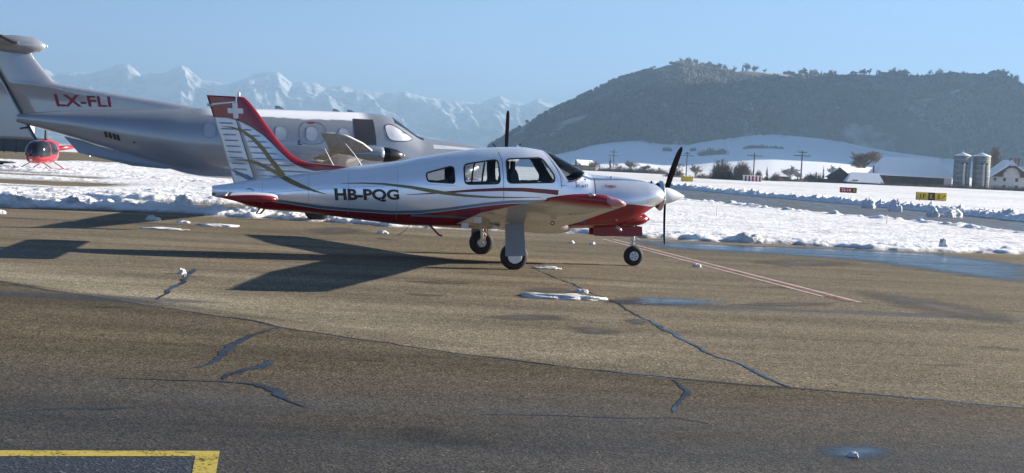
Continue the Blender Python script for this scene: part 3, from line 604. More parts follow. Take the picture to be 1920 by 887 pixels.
# ------------------------------------------------------------------ low-wing light airplane (x forward, y left, z up)
PA = thing('light_airplane', 'silver and red low-wing propeller airplane with HB-PQG lettering parked in front', 'airplane', (-0.318, 22.073, 0), R(11))
f_top = tab([(-4.76, 1.10), (-4.425, 1.159), (-4.1, 1.235), (-3.88, 1.272), (-3.358, 1.357), (-3.007, 1.418), (-2.477, 1.523), (-2.12, 1.575), (-1.581, 1.672), (-1.22, 1.753), (-.674, 1.87), (-.307, 1.933), (.017, 1.967), (.391, 1.986), (.627, 1.969), (.866, 1.926), (1.04, 1.855), (1.206, 1.775), (1.45, 1.655), (1.58, 1.59), (1.70, 1.574), (2.179, 1.549), (2.57, 1.51), (2.818, 1.455), (2.948, 1.404), (2.965, 1.39)])
f_bot = tab([(-4.76, .93), (-4.39, .86), (-4.126, .782), (-3.862, .739), (-3.334, .715), (-2.8, .673), (-2.08, .61), (-1.534, .567), (-1.168, .562), (-.522, .549), (.1, .56), (.695, .585), (1.743, .642), (2.1, .67), (2.3, .72), (2.5, .82), (2.64, .93), (2.82, 1.05), (2.948, 1.10), (2.965, 1.11)])
f_w = tab([(-4.76, .045), (-4.4, .10), (-3.88, .175), (-3.0, .30), (-2.12, .43), (-1.22, .54), (-.31, .60), (.39, .62), (.87, .62), (1.2, .60), (1.6, .57), (2.2, .53), (2.6, .46), (2.82, .38), (2.948, .27), (2.965, .25)])
f_n = tab([(-4.76, 2.0), (-3.5, 2.1), (-2.0, 2.4), (-.8, 2.75), (.9, 2.75), (1.7, 2.5), (2.5, 2.3), (2.965, 2.1)])
def f_sec(x):
    t, b = f_top(x), f_bot(x); return t, b, .5 * (t + b), .5 * (t - b), f_w(x), f_n(x)
def f_y(x, z):          # half width of the body at height z
    t, b, zc, h, w, n = f_sec(x); q = np.clip(np.abs((z - zc) / h), 0, 1); return w * (1 - q ** n) ** (1 / n)
NRG = 168
def f_ring(x, sc=1.0):
    t, b, zc, h, w, n = f_sec(x); th = np.linspace(0, 2 * np.pi, NRG, endpoint=False); c, s = np.cos(th), np.sin(th)
    return np.stack([np.full(NRG, x), sc * w * np.sign(c) * np.abs(c) ** (2 / n), zc + sc * h * np.sign(s) * np.abs(s) ** (2 / n)], -1)
red_z = lin([(-4.379, 0.922), (-3.902, 0.884), (-3.51, 0.846), (-3.004, 0.788), (-2.561, 0.768), (-1.818, 0.753), (-1.334, 0.784), (-0.912, 0.846), (-0.304, 0.955), (-0.0, 0.998), (0.187, 1.02), (0.845, 1.056), (1.497, 1.082), (1.996, 1.102), (2.349, 1.089), (2.67, 1.065)])
WIN = {'rear': [(-1.278, 1.468), (-0.876, 1.597), (-0.826, 1.582), (-0.807, 1.35), (-0.828, 1.328), (-1.246, 1.336)],
       'second': [(-0.652, 1.642), (-0.244, 1.723), (-0.082, 1.75), (-0.04, 1.354), (-0.628, 1.318)],
       'front': [(0.057, 1.766), (0.676, 1.817), (0.889, 1.521), (0.885, 1.416), (0.092, 1.37)]}
WIN = {k: fillet(v, .075 if k != 'rear' else .045) for k, v in WIN.items()}
pil = [(0.764, 1.93), (1.123, 1.439)]         # door post line
base = [(1.123, 1.439), (1.235, 1.458), (1.362, 1.517), (1.453, 1.581), (1.489, 1.61)]
ws_base = lin(base)
pil_x = lin([(z, x) for x, z in pil] + [(2.1, pil[0][0] - .10)])
xs = np.concatenate([np.linspace(-4.76, -1.5, 150)[:-1], np.linspace(-1.5, 1.62, 230)])
def shell(xs, sc=1.0):
    V = np.concatenate([f_ring(x, sc) for x in xs]); n = NRG; m_ = len(xs)
    i = np.arange(m_ - 1)[:, None] * n + np.arange(n)[None, :]; j = np.arange(m_ - 1)[:, None] * n + (np.arange(n)[None, :] + 1) % n
    return V, np.stack([i, j, j + n, i + n], -1).reshape(-1, 4)
def submesh(name, V, F, mat, parent, smooth=True):
    u, inv = np.unique(F, return_inverse=True); return npmesh(name, V[u], inv.reshape(F.shape), mat, parent, smooth), u
V, F = shell(xs); C_ = V[F].mean(1)
wmask = {k: inpoly(C_[:, 0], C_[:, 2], v) for k, v in WIN.items()}
wsm = (C_[:, 0] > pil_x(C_[:, 2])) & (C_[:, 2] > np.where(C_[:, 0] < base[0][0], base[0][1], ws_base(C_[:, 0]))) & (C_[:, 0] < 1.50)
allw = wsm.copy()
for k in wmask: allw |= wmask[k]
fo, u = submesh('fuselage', V, F[~allw], FUSEP, PA); attr(fo, 'paint', V[u][:, 2] - red_z(V[u][:, 0]))
for k in WIN:
    for s in (-1, 1):
        go, _ = submesh('window', V, F[wmask[k] & (np.sign(C_[:, 1]) == s)], GLASS, PA)
        # rubber seal round the pane
        poly = WIN[k]; cx, cz = np.mean([p[0] for p in poly]), np.mean([p[1] for p in poly]); v = []; N = len(poly)
        for i in range(N):
            a, b = np.array(poly[i - 1]), np.array(poly[(i + 1) % N]); d = b - a; d /= np.hypot(*d) + 1e-9; nr = np.array([d[1], -d[0]]); q = np.array(poly[i])
            if np.dot(nr, q - [cx, cz]) < 0: nr = -nr
            for o_, off in ((-.010, .002), (.0, .007), (.016, .003)):
                w_ = q + nr * o_; v.append((w_[0], s * (float(f_y(w_[0], w_[1])) + off), w_[1]))
        f = []
        for i in range(N):
            j = (i + 1) % N
            for c in (0, 1): f.append((i * 3 + c, j * 3 + c, j * 3 + c + 1, i * 3 + c + 1))
        mk('window_seal', v, f, RUBBER, go, True)
wo_, _ = submesh('windshield', V, F[wsm], GLASSW, PA)
xi = np.linspace(-1.55, 1.55, 150); Vi, Fi = shell(xi, .955); Ci = Vi[Fi].mean(1); mi = np.zeros(len(Ci), bool)
for k in WIN: mi |= inpoly(Ci[:, 0], Ci[:, 2], WIN[k])
mi |= (Ci[:, 0] > pil_x(Ci[:, 2])) & (Ci[:, 2] > np.where(Ci[:, 0] < base[0][0], base[0][1], ws_base(Ci[:, 0])))
submesh('cabin_lining', Vi, Fi[~mi], LINING, PA)
def sstrip(name, pts, mat, side=-1, off=.003, parent=PA, seg=.04):
    """pts (x, z, width): painted band on the body side"""
    q = []
    for i in range(len(pts) - 1):
        a, b = np.array(pts[i]), np.array(pts[i + 1]); n = max(1, int(np.hypot(*(b - a)[:2]) / seg)); q += [a + (b - a) * k / n for k in range(n)]
    q.append(np.array(pts[-1])); v = []
    for i, a in enumerate(q):
        d = (q[min(i + 1, len(q) - 1)] - q[max(i - 1, 0)])[:2]; d = d / (np.hypot(*d) + 1e-9); nr = np.array([-d[1], d[0]])
        for c in (-.5, -.17, .17, .5): w_ = a[:2] + nr * a[2] * c; v.append((w_[0], side * (float(f_y(w_[0], w_[1])) + off), w_[1]))
    f = [(i * 4 + c, i * 4 + c + 1, i * 4 + c + 5, i * 4 + c + 4) for i in range(len(q) - 1) for c in range(3)]
    return mk(name, v, f, mat, parent, True)
sstrip('windshield_post', [(pil[0][0] - .03, pil[0][1] + .03, .03), (pil[1][0], pil[1][1], .03)], SILVER, -1, .006)
sstrip('windshield_post', [(pil[0][0] - .03, pil[0][1] + .03, .03), (pil[1][0], pil[1][1], .03)], SILVER, 1, .006)
for s in (-1, 1):
    sstrip('windshield_seal', [(x + .01, z - .006, .018) for x, z in base], RUBBER, s, .005)
    sstrip('windshield_trim', [(1.292, 1.429, 0.046), (1.419, 1.507, 0.065), (1.509, 1.575, 0.065)], WHITEP, s, .005)
    sstrip('red_stripe', [(-1.598, 1.099, 0.007), (-1.261, 1.129, 0.019), (-0.905, 1.171, 0.033), (-0.456, 1.221, 0.046), (-0.004, 1.257, 0.056), (0.362, 1.268, 0.065), (0.731, 1.256, 0.074), (0.964, 1.243, 0.083)], DRED, s, .004)
    sstrip('gold_stripe', [(-2.673, 1.234, 0.006), (-2.324, 1.258, 0.019), (-1.972, 1.26, 0.032), (-1.527, 1.226, 0.051), (-1.258, 1.189, 0.06), (-0.987, 1.155, 0.056), (-0.625, 1.126, 0.042), (-0.216, 1.116, 0.03), (0.195, 1.128, 0.02), (0.655, 1.152, 0.007)], GOLD, s, .0055)
    sstrip('gold_stripe', [(-3.694, 1.337, 0.074), (-3.49, 1.232, 0.079), (-3.313, 1.16, 0.069), (-3.092, 1.089, 0.032), (-2.896, 1.044, 0.007)], GOLD, s, .004)
    sstrip('door_seam', [(-0.067, 1.916, 0.008), (-0.013, 1.749, 0.008), (0.017, 1.392, 0.008), (0.037, 1.07, 0.008)], BLACKP, s, .003)
    sstrip('door_seam', [(0.784, 1.876, 0.008), (0.914, 1.684, 0.008), (0.997, 1.507, 0.008), (1.024, 1.328, 0.008)], BLACKP, s, .003)
    sstrip('panel_seam', [(-1.307, 1.293, 0.006), (-0.993, 1.284, 0.006), (-0.741, 1.282, 0.006)], GREYP, s, .003)
    for xx in (-3.95, -3.2, -2.55, -1.75): sstrip('skin_seam', [(xx, float(f_top(xx)) - .05, .006), (xx + .02, float(f_bot(xx)) + .08, .006)], GREYP, s, .002)
    sstrip('skin_seam', [(-3.9, 1.02, .005), (-2.6, 1.17, .005), (-1.7, 1.25, .005)], GREYP, s, .002)
# lettering
def text_mesh(txt, bold=.03, res=4):
    cu = bpy.data.curves.new('t', 'FONT'); cu.body = txt; cu.size = 1; cu.offset = bold; cu.resolution_u = res
    o = bpy.data.objects.new('t', cu); COL.objects.link(o); dg = bpy.context.evaluated_depsgraph_get(); dg.update()
    me = bpy.data.meshes.new_from_object(o.evaluated_get(dg)); v = np.array([p.co[:2] for p in me.vertices]); f = [tuple(p.vertices) for p in me.polygons]
    bpy.data.objects.remove(o); v = (v - v.min(0)) / (v.max(0) - v.min(0)); return v, f
def letters(name, txt, fn, mat, parent, bold=.03):
    v, f = text_mesh(txt, bold); return mk(name, [fn(a, b) for a, b in v], f, mat, parent)
def bil(c, a, b):      # c = tl, tr, bl, br
    tl, tr, bl, br = [np.array(q) for q in c]; return (bl * (1 - a) + br * a) * (1 - b) + (tl * (1 - a) + tr * a) * b
LT = [(-2.78, 1.149), (-1.725, 1.181), (-2.749, 0.917), (-1.698, 0.977)]
def on_body(c, s=-1, off=.011):
    def g(a, b): q = bil(c, a, b); return (q[0], s * (float(f_y(q[0], q[1])) + off), q[1])
    return g
letters('registration_letters', 'HB-PQG', on_body(LT), BLACKP, PA, .04)
LTm = [LT[1], LT[0], LT[3], LT[2]]; letters('registration_letters', 'HB-PQG', on_body(LTm, 1), BLACKP, PA, .04)
DBLUE = flat('blue_lettering', (.05, .05, .16), .4)
letters('name_script', 'Rall', on_body([(1.282, 1.393), (1.496, 1.411), (1.266, 1.342), (1.48, 1.356)]), DBLUE, PA, .0)
letters('small_lettering', 'Explorer', on_body([(1.003, 1.376), (1.115, 1.381), (1.005, 1.349), (1.116, 1.354)]), DBLUE, PA, .0)
letters('small_lettering', 'TURBO', on_body([(1.8, 1.414), (2.008, 1.409), (1.803, 1.369), (2.011, 1.364)]), DRED, PA, .02)

# cowling, chin intake, spinner, propeller
xc = np.linspace(1.622, 2.965, 90); Vc_, Fc_ = shell(xc); nF = len(xc)
co, u = submesh('cowling', Vc_, Fc_, COWLP, PA); attr(co, 'paint', Vc_[u][:, 2] - red_z(Vc_[u][:, 0]))
mk('cowling_front', [tuple(p) for p in f_ring(2.965)], [tuple(range(NRG))], BLACKP, PA)
MB().lathe([(2.90, .225), (2.945, .262), (2.962, .268), (2.972, .255), (2.974, .20), (2.972, .10)], 'x', (0, 0, 1.255), 40, False).build('cowling_lip', SILVER, PA, True)
sstrip('cowl_seam', [(1.63, 1.50, .012), (1.63, .95, .012)], BLACKP, -1, .003)
ci_t = tab([(1.7, .80), (2.3, .90), (2.64, .93), (2.70, .905), (2.735, .86)]); ci_b = tab([(1.7, .66), (2.0, .685), (2.5, .70), (2.64, .735), (2.71, .775), (2.735, .81)])
rings = []
for x in np.concatenate([np.linspace(1.7, 2.6, 8), np.linspace(2.64, 2.735, 7)]):
    t, b = float(ci_t(x)), float(ci_b(x)); w = .27 * math.sqrt(max(.05, 1 - max(0, (x - 2.3) / .46) ** 3))
    th = np.linspace(0, 2 * np.pi, 28, endpoint=False); rings.append([(x, w * math.cos(q), .5 * (t + b) + .5 * (t - b) * math.sin(q)) for q in th])
v, f = loft(rings); mk('air_intake', v, f, RED, PA, True)
MB().lathe([(2.7355, .03), (2.740, .028)], 'x', (0, -.10, .835), 14).build('intake_opening', BLACKP, PA)
MB().tube([(2.05, -.42, .70), (2.12, -.45, .655), (2.14, -.46, .62)], .028, 10).build('exhaust_pipe', METAL, PA, True)
HUB = (3.06, 0, 1.262)
MB().lathe([(2.968, .150), (2.99, .157), (3.06, .150), (3.15, .125), (3.25, .085), (3.33, .045), (3.385, .015), (3.40, .002)], 'x', (0, 0, 1.262), 36).build('spinner', WHITEP, PA, True)
PROPB = NT('propeller_black'); PROPB.set('Base Color', (.006, .006, .008)).set('Roughness', .7).set('Specular IOR Level', .0); PROPB = PROPB.m
def blade(parent, hub, ang, r0, r1, chord, fwd, pitch_root, pitch_tip, mat, tip=.35, sweep=0.0, name='propeller_blade'):
    rings = []; N = 22
    for i in range(N):
        t = i / (N - 1); r_ = r0 + (r1 - r0) * t; c = chord * (.62 + 1.1 * t - .9 * t * t) * (1 if t < .86 else math.sqrt(max(.02, 1 - ((t - .86) / .14) ** 2 * (1 - tip * tip)))) ; th_ = .16 * c * (1 - .65 * t) + .004
        pt = pitch_root + (pitch_tip - pitch_root) * t ** .7; ring = []
        for k in range(14):
            q = 2 * math.pi * k / 14; a, b = .5 * c * math.cos(q), .5 * th_ * math.sin(q)
            u_ = a * math.cos(pt) - b * math.sin(pt); w_ = a * math.sin(pt) + b * math.cos(pt)       # u tangential, w axial
            u_ += sweep * t * t
            ring.append((hub[0] + w_ + fwd * t ** 1.3, hub[1] + r_ * math.sin(ang) + u_ * math.cos(ang), hub[2] + r_ * math.cos(ang) - u_ * math.sin(ang)))
        rings.append(ring)
    v, f = loft(rings); return mk(name, v, f, mat, parent, True)
blade(PA, HUB, R(-16), .08, .90, .185, .155, R(66), R(52), PROPB)
lb = blade(PA, HUB, R(164), .08, .93, .095, .10, R(16), R(4), PROPB)

# fin and rudder
LE = [(-4.331, 2.61), (-4.233, 2.533), (-4.09, 2.374), (-3.861, 2.08), (-3.659, 1.837), (-3.487, 1.678), (-3.317, 1.587), (-3.092, 1.55), (-2.906, 1.546), (-2.657, 1.555), (-2.221, 1.581)]
le_x = tab(sorted([(z, x) for x, z in LE[:7]] + [(1.545, -3.12), (1.535, -2.9), (1.50, -2.3), (1.42, -2.2), (1.10, -2.2)]))
HG = [(-4.423, 2.605), (-4.418, 2.227), (-4.078, 1.229)]; hg_x = lin([(z, x) for x, z in HG])
TE = [(-4.907, 2.604), (-4.78, 2.239), (-4.417, 1.16)]; te_x = lin([(z, x) for x, z in TE])
inner = lin([(-4.951, 2.243), (-4.78, 2.239), (-4.55, 2.238), (-4.385, 2.205), (-4.163, 2.106), (-3.939, 1.963), (-3.797, 1.83), (-3.654, 1.697), (-3.482, 1.551), (-3.313, 1.475), (-3.116, 1.427), (-2.654, 1.479), (-2.119, 1.539)])
def naca(t, th): return 5 * th * (.2969 * math.sqrt(t) - .126 * t - .3516 * t * t + .2843 * t ** 3 - .1036 * t ** 4)
def plate_rows(zs, xa, xb, full_le, full_te, th, nose=True):
    rings = []
    for z in zs:
        a, b, l, t = float(xa(z)), float(xb(z)), float(full_le(z)), float(full_te(z)); ch = min(l - t, 1.5); r_ = []
        cs = [i / 15 for i in range(16)]; cs = [c ** 1.5 for c in cs]
        up = []
        for c in cs:
            x = a + (b - a) * c; tt = min(max((l - x) / (l - t), 0), 1); up.append((x, max(naca(tt, th) * ch, .004)))
        r_ = [(x, y, z) for x, y in up] + [(x, -y, z) for x, y in reversed(up)]; rings.append(r_)
    return rings
zs = np.concatenate([np.linspace(1.05, 1.6, 34), np.linspace(1.62, 2.585, 60)])
ztop = LE[0][1]
zs = zs * (ztop / 2.585) if False else np.minimum(zs, ztop)
v, f = loft(plate_rows(np.unique(zs), le_x, lambda z: hg_x(z) + .012, le_x, te_x, .09)); fin = mk('fin', v, f, FINP, PA, True)
attr(fin, 'paint', [-(q[2] - float(inner(q[0]))) for q in v])
zr = np.linspace(1.155, 2.585, 60); v, f = loft(plate_rows(zr, lambda z: hg_x(z) - .006, te_x, le_x, te_x, .09)); rud = mk('rudder', v, f, FINP, PA, True)
attr(rud, 'paint', [-(q[2] - float(inner(q[0]))) for q in v])
def fin_y(x, z):
    l, t = float(le_x(z)), float(te_x(z)); return max(naca(min(max((l - x) / (l - t), 0), 1), .09) * min(l - t, 1.5), .004)
RIBP = flat('rib_shadow_gap', (.22, .27, .36), .4, .2, .05)
for s in (-1, 1):
    for k in range(11):
        # pressed stiffening beads of the metal skin
        z = 1.30 + k * .0935; zc = z
        for nm, xa, xb, par in (('skin_bead', float(te_x(z)) + .05, float(hg_x(z)) - .06, rud), ('skin_bead', float(hg_x(z)) + .06, None, fin)):
            if xb is None:
                xb = xa; x = xa
                while x < float(le_x(z)) - .06 and z < float(inner(x)) - .035: x += .02
                xb = x - .03
            if z > float(inner(xa)) - .03: continue
            if xb - xa < .06: continue
            n = 6; v = []
            for i in range(n + 1):
                x = xa + (xb - xa) * i / n; y = fin_y(x, z)
                tp = min(1, min(i, n - i) / .8) if 0 < i < n else .2
                v += [(x, s * (y + .001), z + .011 * tp), (x, s * (y + .011 * tp), z - .002), (x, s * (y + .001), z - .012 * tp)]
            mk(nm, v, [(i * 3 + c, i * 3 + c + 1, i * 3 + c + 4, i * 3 + c + 3) for i in range(n) for c in (0, 1)], RIBP, par, True)
    def fstrip(name, pts, mat, off, par):
        q = []
        for i in range(len(pts) - 1):
            a, b = np.array(pts[i]), np.array(pts[i + 1]); n = 5; q += [a + (b - a) * k / n for k in range(n)]
        q.append(np.array(pts[-1])); v = []
        for i, a in enumerate(q):
            d = (q[min(i + 1, len(q) - 1)] - q[max(i - 1, 0)])[:2]; d = d / (np.hypot(*d) + 1e-9); nr = np.array([-d[1], d[0]])
            for c in (-.5, .5): w_ = a[:2] + nr * a[2] * c; v.append((w_[0], s * (fin_y(w_[0], w_[1]) + off), w_[1]))
        return mk(name, v, [(2 * i, 2 * i + 1, 2 * i + 3, 2 * i + 2) for i in range(len(q) - 1)], mat, par, True)
    fstrip('gold_stripe', [(-4.646, 2.088, 0.006), (-4.474, 2.075, 0.023), (-4.299, 2.022, 0.042), (-4.122, 1.907, 0.056), (-3.969, 1.756, 0.065), (-3.822, 1.568, 0.069), (-3.694, 1.413, 0.074), (-3.603, 1.311, 0.074)], GOLD, .014, fin)
    fstrip('gold_stripe', [(-4.43, 1.543, 0.006), (-4.239, 1.544, 0.023), (-4.047, 1.504, 0.042), (-3.852, 1.424, 0.056), (-3.692, 1.342, 0.065), (-3.585, 1.285, 0.065)], GOLD, .013, fin)
    fstrip('grey_stripe', [(-4.485, 1.395, 0.007), (-4.362, 1.33, 0.046), (-4.23, 1.274, 0.065), (-4.107, 1.226, 0.065)], NAVY, .012, rud)
    fstrip('hinge_gap', [(HG[1][0], HG[1][1], .010), (HG[2][0], HG[2][1], .010)], BLACKP, .006, fin)
    c0 = [(-4.427, 2.35)][0]; ww, ll = .042, .125
    cr = [(-ww, ll), (ww, ll), (ww, ww), (ll, ww), (ll, -ww), (ww, -ww), (ww, -ll), (-ww, -ll), (-ww, -ww), (-ll, -ww), (-ll, ww), (-ww, ww)]
    cr = [(c0[0] + a + b * -.12, c0[1] + b + a * .02) for a, b in cr]
    mk('white_cross', [(a, s * (fin_y(a, b) + .016), b) for a, b in cr], [tuple(range(12))], SWHT, fin)
MB().prism([(-4.813, 2.451), (-4.437, 2.507), (-4.436, 2.485), (-4.803, 2.426)], -.035, .035).build('lit_horn_seam', SWHT, rud)  # white strip stands in for the sunlit seam at the rudder horn
MB().tube([(LE[0][0] - .05, 0, ztop - .02), (LE[0][0] - .05, 0, ztop + .045)], .022, 10).build('beacon_light', SWHT, fin, True)
MB().tube([(float(te_x(2.43)) - .04, 0, 2.43), (float(te_x(2.43)) + .06, 0, 2.42)], .02, 8).build('tail_light', METAL, rud, True)
# stabilator with anti-servo tab
def airfoil(c0=0.0, c1=1.0, th=.13, cam=.02, n=14):
    cs = [c0 + (c1 - c0) * (.5 - .5 * math.cos(math.pi * i / n)) if c0 == 0 else c0 + (c1 - c0) * i / n for i in range(n + 1)]
    cl = lambda c: cam * 4 * c * (1 - c)
    return [(c, cl(c) + naca(c, th)) for c in reversed(cs)] + [(c, cl(c) - naca(c, th)) for c in cs[(1 if c0 == 0 else 0):]]
def wing_mesh(name, st, mat, parent, c0=0.0, c1=1.0, th=.13, cam=.02, cap=(True, True), n=14):
    """st: (y, xle, xte, z of chord line)"""
    rings = []
    for (y, xl, xt, z) in st:
        ch = xl - xt; rings.append([(xl - c * ch, y, z + q * ch) for c, q in airfoil(c0, c1, th, cam, n)])
    v, f = loft(rings, *cap); o = mk(name, v, f, mat, parent, True)
    bm = bmesh.new(); bm.from_mesh(o.data); bmesh.ops.recalc_face_normals(bm, faces=bm.faces); bm.to_mesh(o.data); bm.free(); return o
ZS = .985
wing_mesh('stabilator', [(-1.86, -3.70, -4.62, ZS), (1.86, -3.70, -4.62, ZS)], WHITEP, PA, 0, .80, .10, 0)
tabm = wing_mesh('trim_tab', [(-1.80, -3.70, -4.66, ZS + .012), (1.80, -3.70, -4.66, ZS + .012)], GREYP, PA, .815, 1.0, .10, 0)
for s in (-1, 1):
    wing_mesh('stabilator_tip', [(s * 1.86, -3.70, -4.64, ZS), (s * 1.93, -3.73, -4.64, ZS), (s * 1.97, -3.80, -4.63, ZS)], RED, PA, 0, 1.0, .115, 0)
sstrip('access_handle', [(-4.203, 1.066, 0.011), (-4.152, 1.082, 0.011), (-4.082, 1.054, 0.011)], BLACKP, -1, .01)
# wings
def wz(y): return .665 + .1228 * (abs(y) - .6)
def w_le(y): y = abs(y); return .95 + .25 * max(0, 1 - (y - .55) / .65) if y < 1.2 else (.95 if y < 2.6 else .95 - (y - 2.6) / 2.75 * .10)
def w_te(y): y = abs(y); return -.72 if y < 2.9 else -.72 + (y - 2.9) / 2.45 * .45
for s in (-1, 1):
    Y = lambda a, b, n: [s * (a + (b - a) * i / n) for i in range(n + 1)]
    st = lambda yy: [(y, w_le(y), w_te(y), wz(y)) for y in yy]
    wg = wing_mesh('wing', st(Y(.30, 5.10, 24)), UNDER, PA, 0, .74, .135, .02)
    wing_mesh('wing_root', st(Y(.20, .74, 3)), UNDER, PA, .735, 1.0, .13, .02)
    wing_mesh('flap', st(Y(.75, 2.88, 10)), UNDER, PA, .748, 1.0, .13, .02)
    wing_mesh('aileron', st(Y(2.90, 5.02, 10)), UNDER, PA, .748, 1.0, .13, .02)
    wing_mesh('wing_root', st(Y(5.03, 5.10, 1)), UNDER, PA, .735, 1.0, .13, .02)
    # red moulded wing tip, nose lens separate
    tipst = []
    for i in range(8):
        t = i / 7; y = 5.10 + .27 * math.sin(t * math.pi / 2); k = math.cos(t * math.pi / 2) * .65 + .35
        tipst.append((s * y, w_le(5.1) - .20 * (1 - math.cos(t * 1.4)) , w_te(5.1) + .04 * t, wz(5.1) + .05 * t * t, .135 * (.55 + .45 * k)))
    def tipmesh(name, c0, c1, mat):
        rings = [[(xl - c * (xl - xt), y, z + q * (xl - xt)) for c, q in airfoil(c0, c1, th, .02 + .015 * i_ / 7, 14)] for i_, (y, xl, xt, z, th) in enumerate(tipst)]
        v, f = loft(rings); o = mk(name, v, f, mat, PA, True)
        bm = bmesh.new(); bm.from_mesh(o.data); bmesh.ops.recalc_face_normals(bm, faces=bm.faces); bm.to_mesh(o.data); bm.free(); return o
    tipmesh('wing_tip', .17, 1.0, RED)
    LENS = flat('rose_light_lens', (.55, .22, .25), .2, 0, .05, 4, .5) if s == -1 else LENS
    tipmesh('tip_light_lens', 0.0, .165, LENS)
    MB().lathe([(-.05, .012), (-.02, .026), (.03, .022), (.05, .005)], 'x', (.32, s * 5.37, wz(5.1) + .115), 12).build('navigation_light', METAL, PA, True)
    MB().box(-.74, -.62, s * 2.35 - .006, s * 2.35 + .006, wz(2.35) - .12, wz(2.35) - .03).build('flap_hinge', METAL, PA)
    MB().box(-.74, -.62, s * 1.1 - .006, s * 1.1 + .006, wz(1.1) - .12, wz(1.1) - .03).build('flap_hinge', METAL, PA)
    bm = bmesh.new(); me = bpy.data.meshes.new('tie_down_ring'); bm.free()
    MB().tube([(.35 + .028 * math.cos(q), s * 3.0, wz(3.0) - .125 + .028 * math.sin(q)) for q in np.linspace(0, 2 * math.pi, 13)], .007, 6, False).build('tie_down_ring', BLACKP, PA, True)
    for yy in (1.3, 2.2, 3.4, 4.3):
        MB().box(.30, .31, s * yy - .02, s * yy + .02, wz(yy) - .100, wz(yy) - .085).build('access_cover', GREYP, PA)
    # main gear
    gy = 1.60
    wh = MB()
    wh.lathe([(-.085, .10), (-.085, .16), (-.07, .205), (-.035, .222), (.035, .222), (.07, .205), (.085, .16), (.085, .10)], 'y', (.06, s * gy, .215), 36, False)
    wheel = MB().lathe([(-.075, .02), (-.075, .085), (-.055, .105), (.055, .105), (.075, .085), (.075, .02)], 'y', (.06, s * gy, .215), 24).build('main_wheel', METAL, PA, True)
    wh.build('tyre', RUBBER, wheel, True)
    MB().lathe([(-.095, .11), (-.090, .115), (-.083, .115)], 'y', (.06, s * gy, .215), 24).build('hub_cap', SWHT if s < 0 else METAL, wheel) if s < 0 else None
    MB().tube([(.06, s * (gy - .11), .215), (.03, s * (gy - .11), .72)], [.026, .034], 12).build('gear_strut', SWHT, PA, True)
    MB().tube([(.06, s * (gy - .12), .215), (.06, s * (gy + .02), .215)], .022, 10).build('axle', METAL, PA)
    MB().tube([(.045, s * (gy - .13), .45), (.12, s * (gy - .14), .36), (.085, s * (gy - .12), .25)], .011, 6).build('torque_link', METAL, PA)
    MB().tube([(.09, s * (gy - .13), .60), (.13, s * (gy - .13), .42), (.10, s * (gy - .12), .24)], .007, 6).build('brake_line', SRED, PA)
    MB().lathe([(-.02, .075), (.02, .075)], 'y', (.06, s * (gy - .10), .215), 20).build('brake_disc', METAL, wheel)
    MB().prism([(-.13, .74), (.17, .76), (.225, .235), (-.105, .215)], s * (gy + .115), s * (gy + .13)).build('gear_door', GREYP, PA)
    MB().prism([(-.35, .73), (-.12, .72), (-.14, .66), (-.30, .70)], s * (gy - .35), s * (gy - .34)).build('inner_gear_door', GREYP, PA)
# nose gear
wheel = MB().lathe([(-.06, .02), (-.06, .075), (-.045, .092), (.045, .092), (.06, .075), (.06, .02)], 'y', (2.52, 0, .172), 24).build('nose_wheel', SWHT, PA, True)
MB().lathe([(-.062, .085), (-.062, .125), (-.05, .160), (-.025, .174), (.025, .174), (.05, .160), (.062, .125), (.062, .085)], 'y', (2.52, 0, .172), 36, False).build('tyre', RUBBER, wheel, True)
for k in range(5):
    q = 2 * math.pi * k / 5 + .3; MB().lathe([(-.0625, .013), (-.059, .013)], 'y', (2.52 + .045 * math.sin(q), 0, .172 + .045 * math.cos(q)), 10).build('wheel_hole', BLACKP, wheel)
MB().lathe([(-.066, .024), (-.05, .024)], 'y', (2.52, 0, .172), 12).build('wheel_cap', METAL, wheel)
MB().tube([(2.48, 0, .75), (2.50, 0, .44)], .034, 12).build('nose_strut', SWHT, PA, True)
MB().tube([(2.50, 0, .46), (2.507, 0, .355)], .024, 12).build('nose_strut_piston', METAL, PA, True)
fk = MB(); fk.box(2.47, 2.55, -.085, .085, .352, .385)
for s in (1,): fk.prism([(2.485, .375), (2.54, .375), (2.545, .15), (2.50, .15)], s * .072, s * .085)
fk.build('wheel_fork', METAL, PA)
MB().tube([(2.52, .0, .52), (2.60, .0, .46), (2.53, 0, .385)], .012, 8).build('torque_link', METAL, PA)
for s in (-1, 1):
    MB().prism([(1.735, .675), (2.60, .700), (2.615, .54), (2.56, .535), (1.86, .510), (1.735, .515)], s * .165, s * .178).build('nose_gear_door', RED, PA)
MB().box(2.585, 2.605, -.165, .165, .545, .70).build('gear_door_front', RED, PA)
# belly details
MB().tube([(-1.16, -.30, .60), (-1.06, -.33, .50), (-1.0, -.34, .44), (-.94, -.34, .425)], [.018, .016, .016, .014], 8).build('boarding_step', RED, PA, True)
MB().tube([(-1.46, 0, .57), (-1.56, 0, .45), (-1.66, 0, .395)], .006, 6).build('belly_antenna', METAL, PA)
MB().tube([(-3.98, 0, .76), (-4.03, 0, .665), (-3.96, 0, .67), (-3.90, 0, .745)], .016, 8).build('tail_skid', RED, PA)
MB().tube([(-2.75, 0, 1.46), (-2.82, 0, 1.58), (-2.94, 0, 1.80)], [.010, .007, .004], 6).build('whip_antenna', SWHT, PA)
MB().tube([(-2.32, 0, 1.55), (-2.44, 0, 1.72), (-2.60, 0, 1.90)], [.010, .007, .004], 6).build('whip_antenna', SWHT, PA)
MB().prism([(.42, 1.97), (.36, 2.02), (.33, 2.02), (.33, 1.97)], -.006, .006).build('blade_antenna', SWHT, PA)
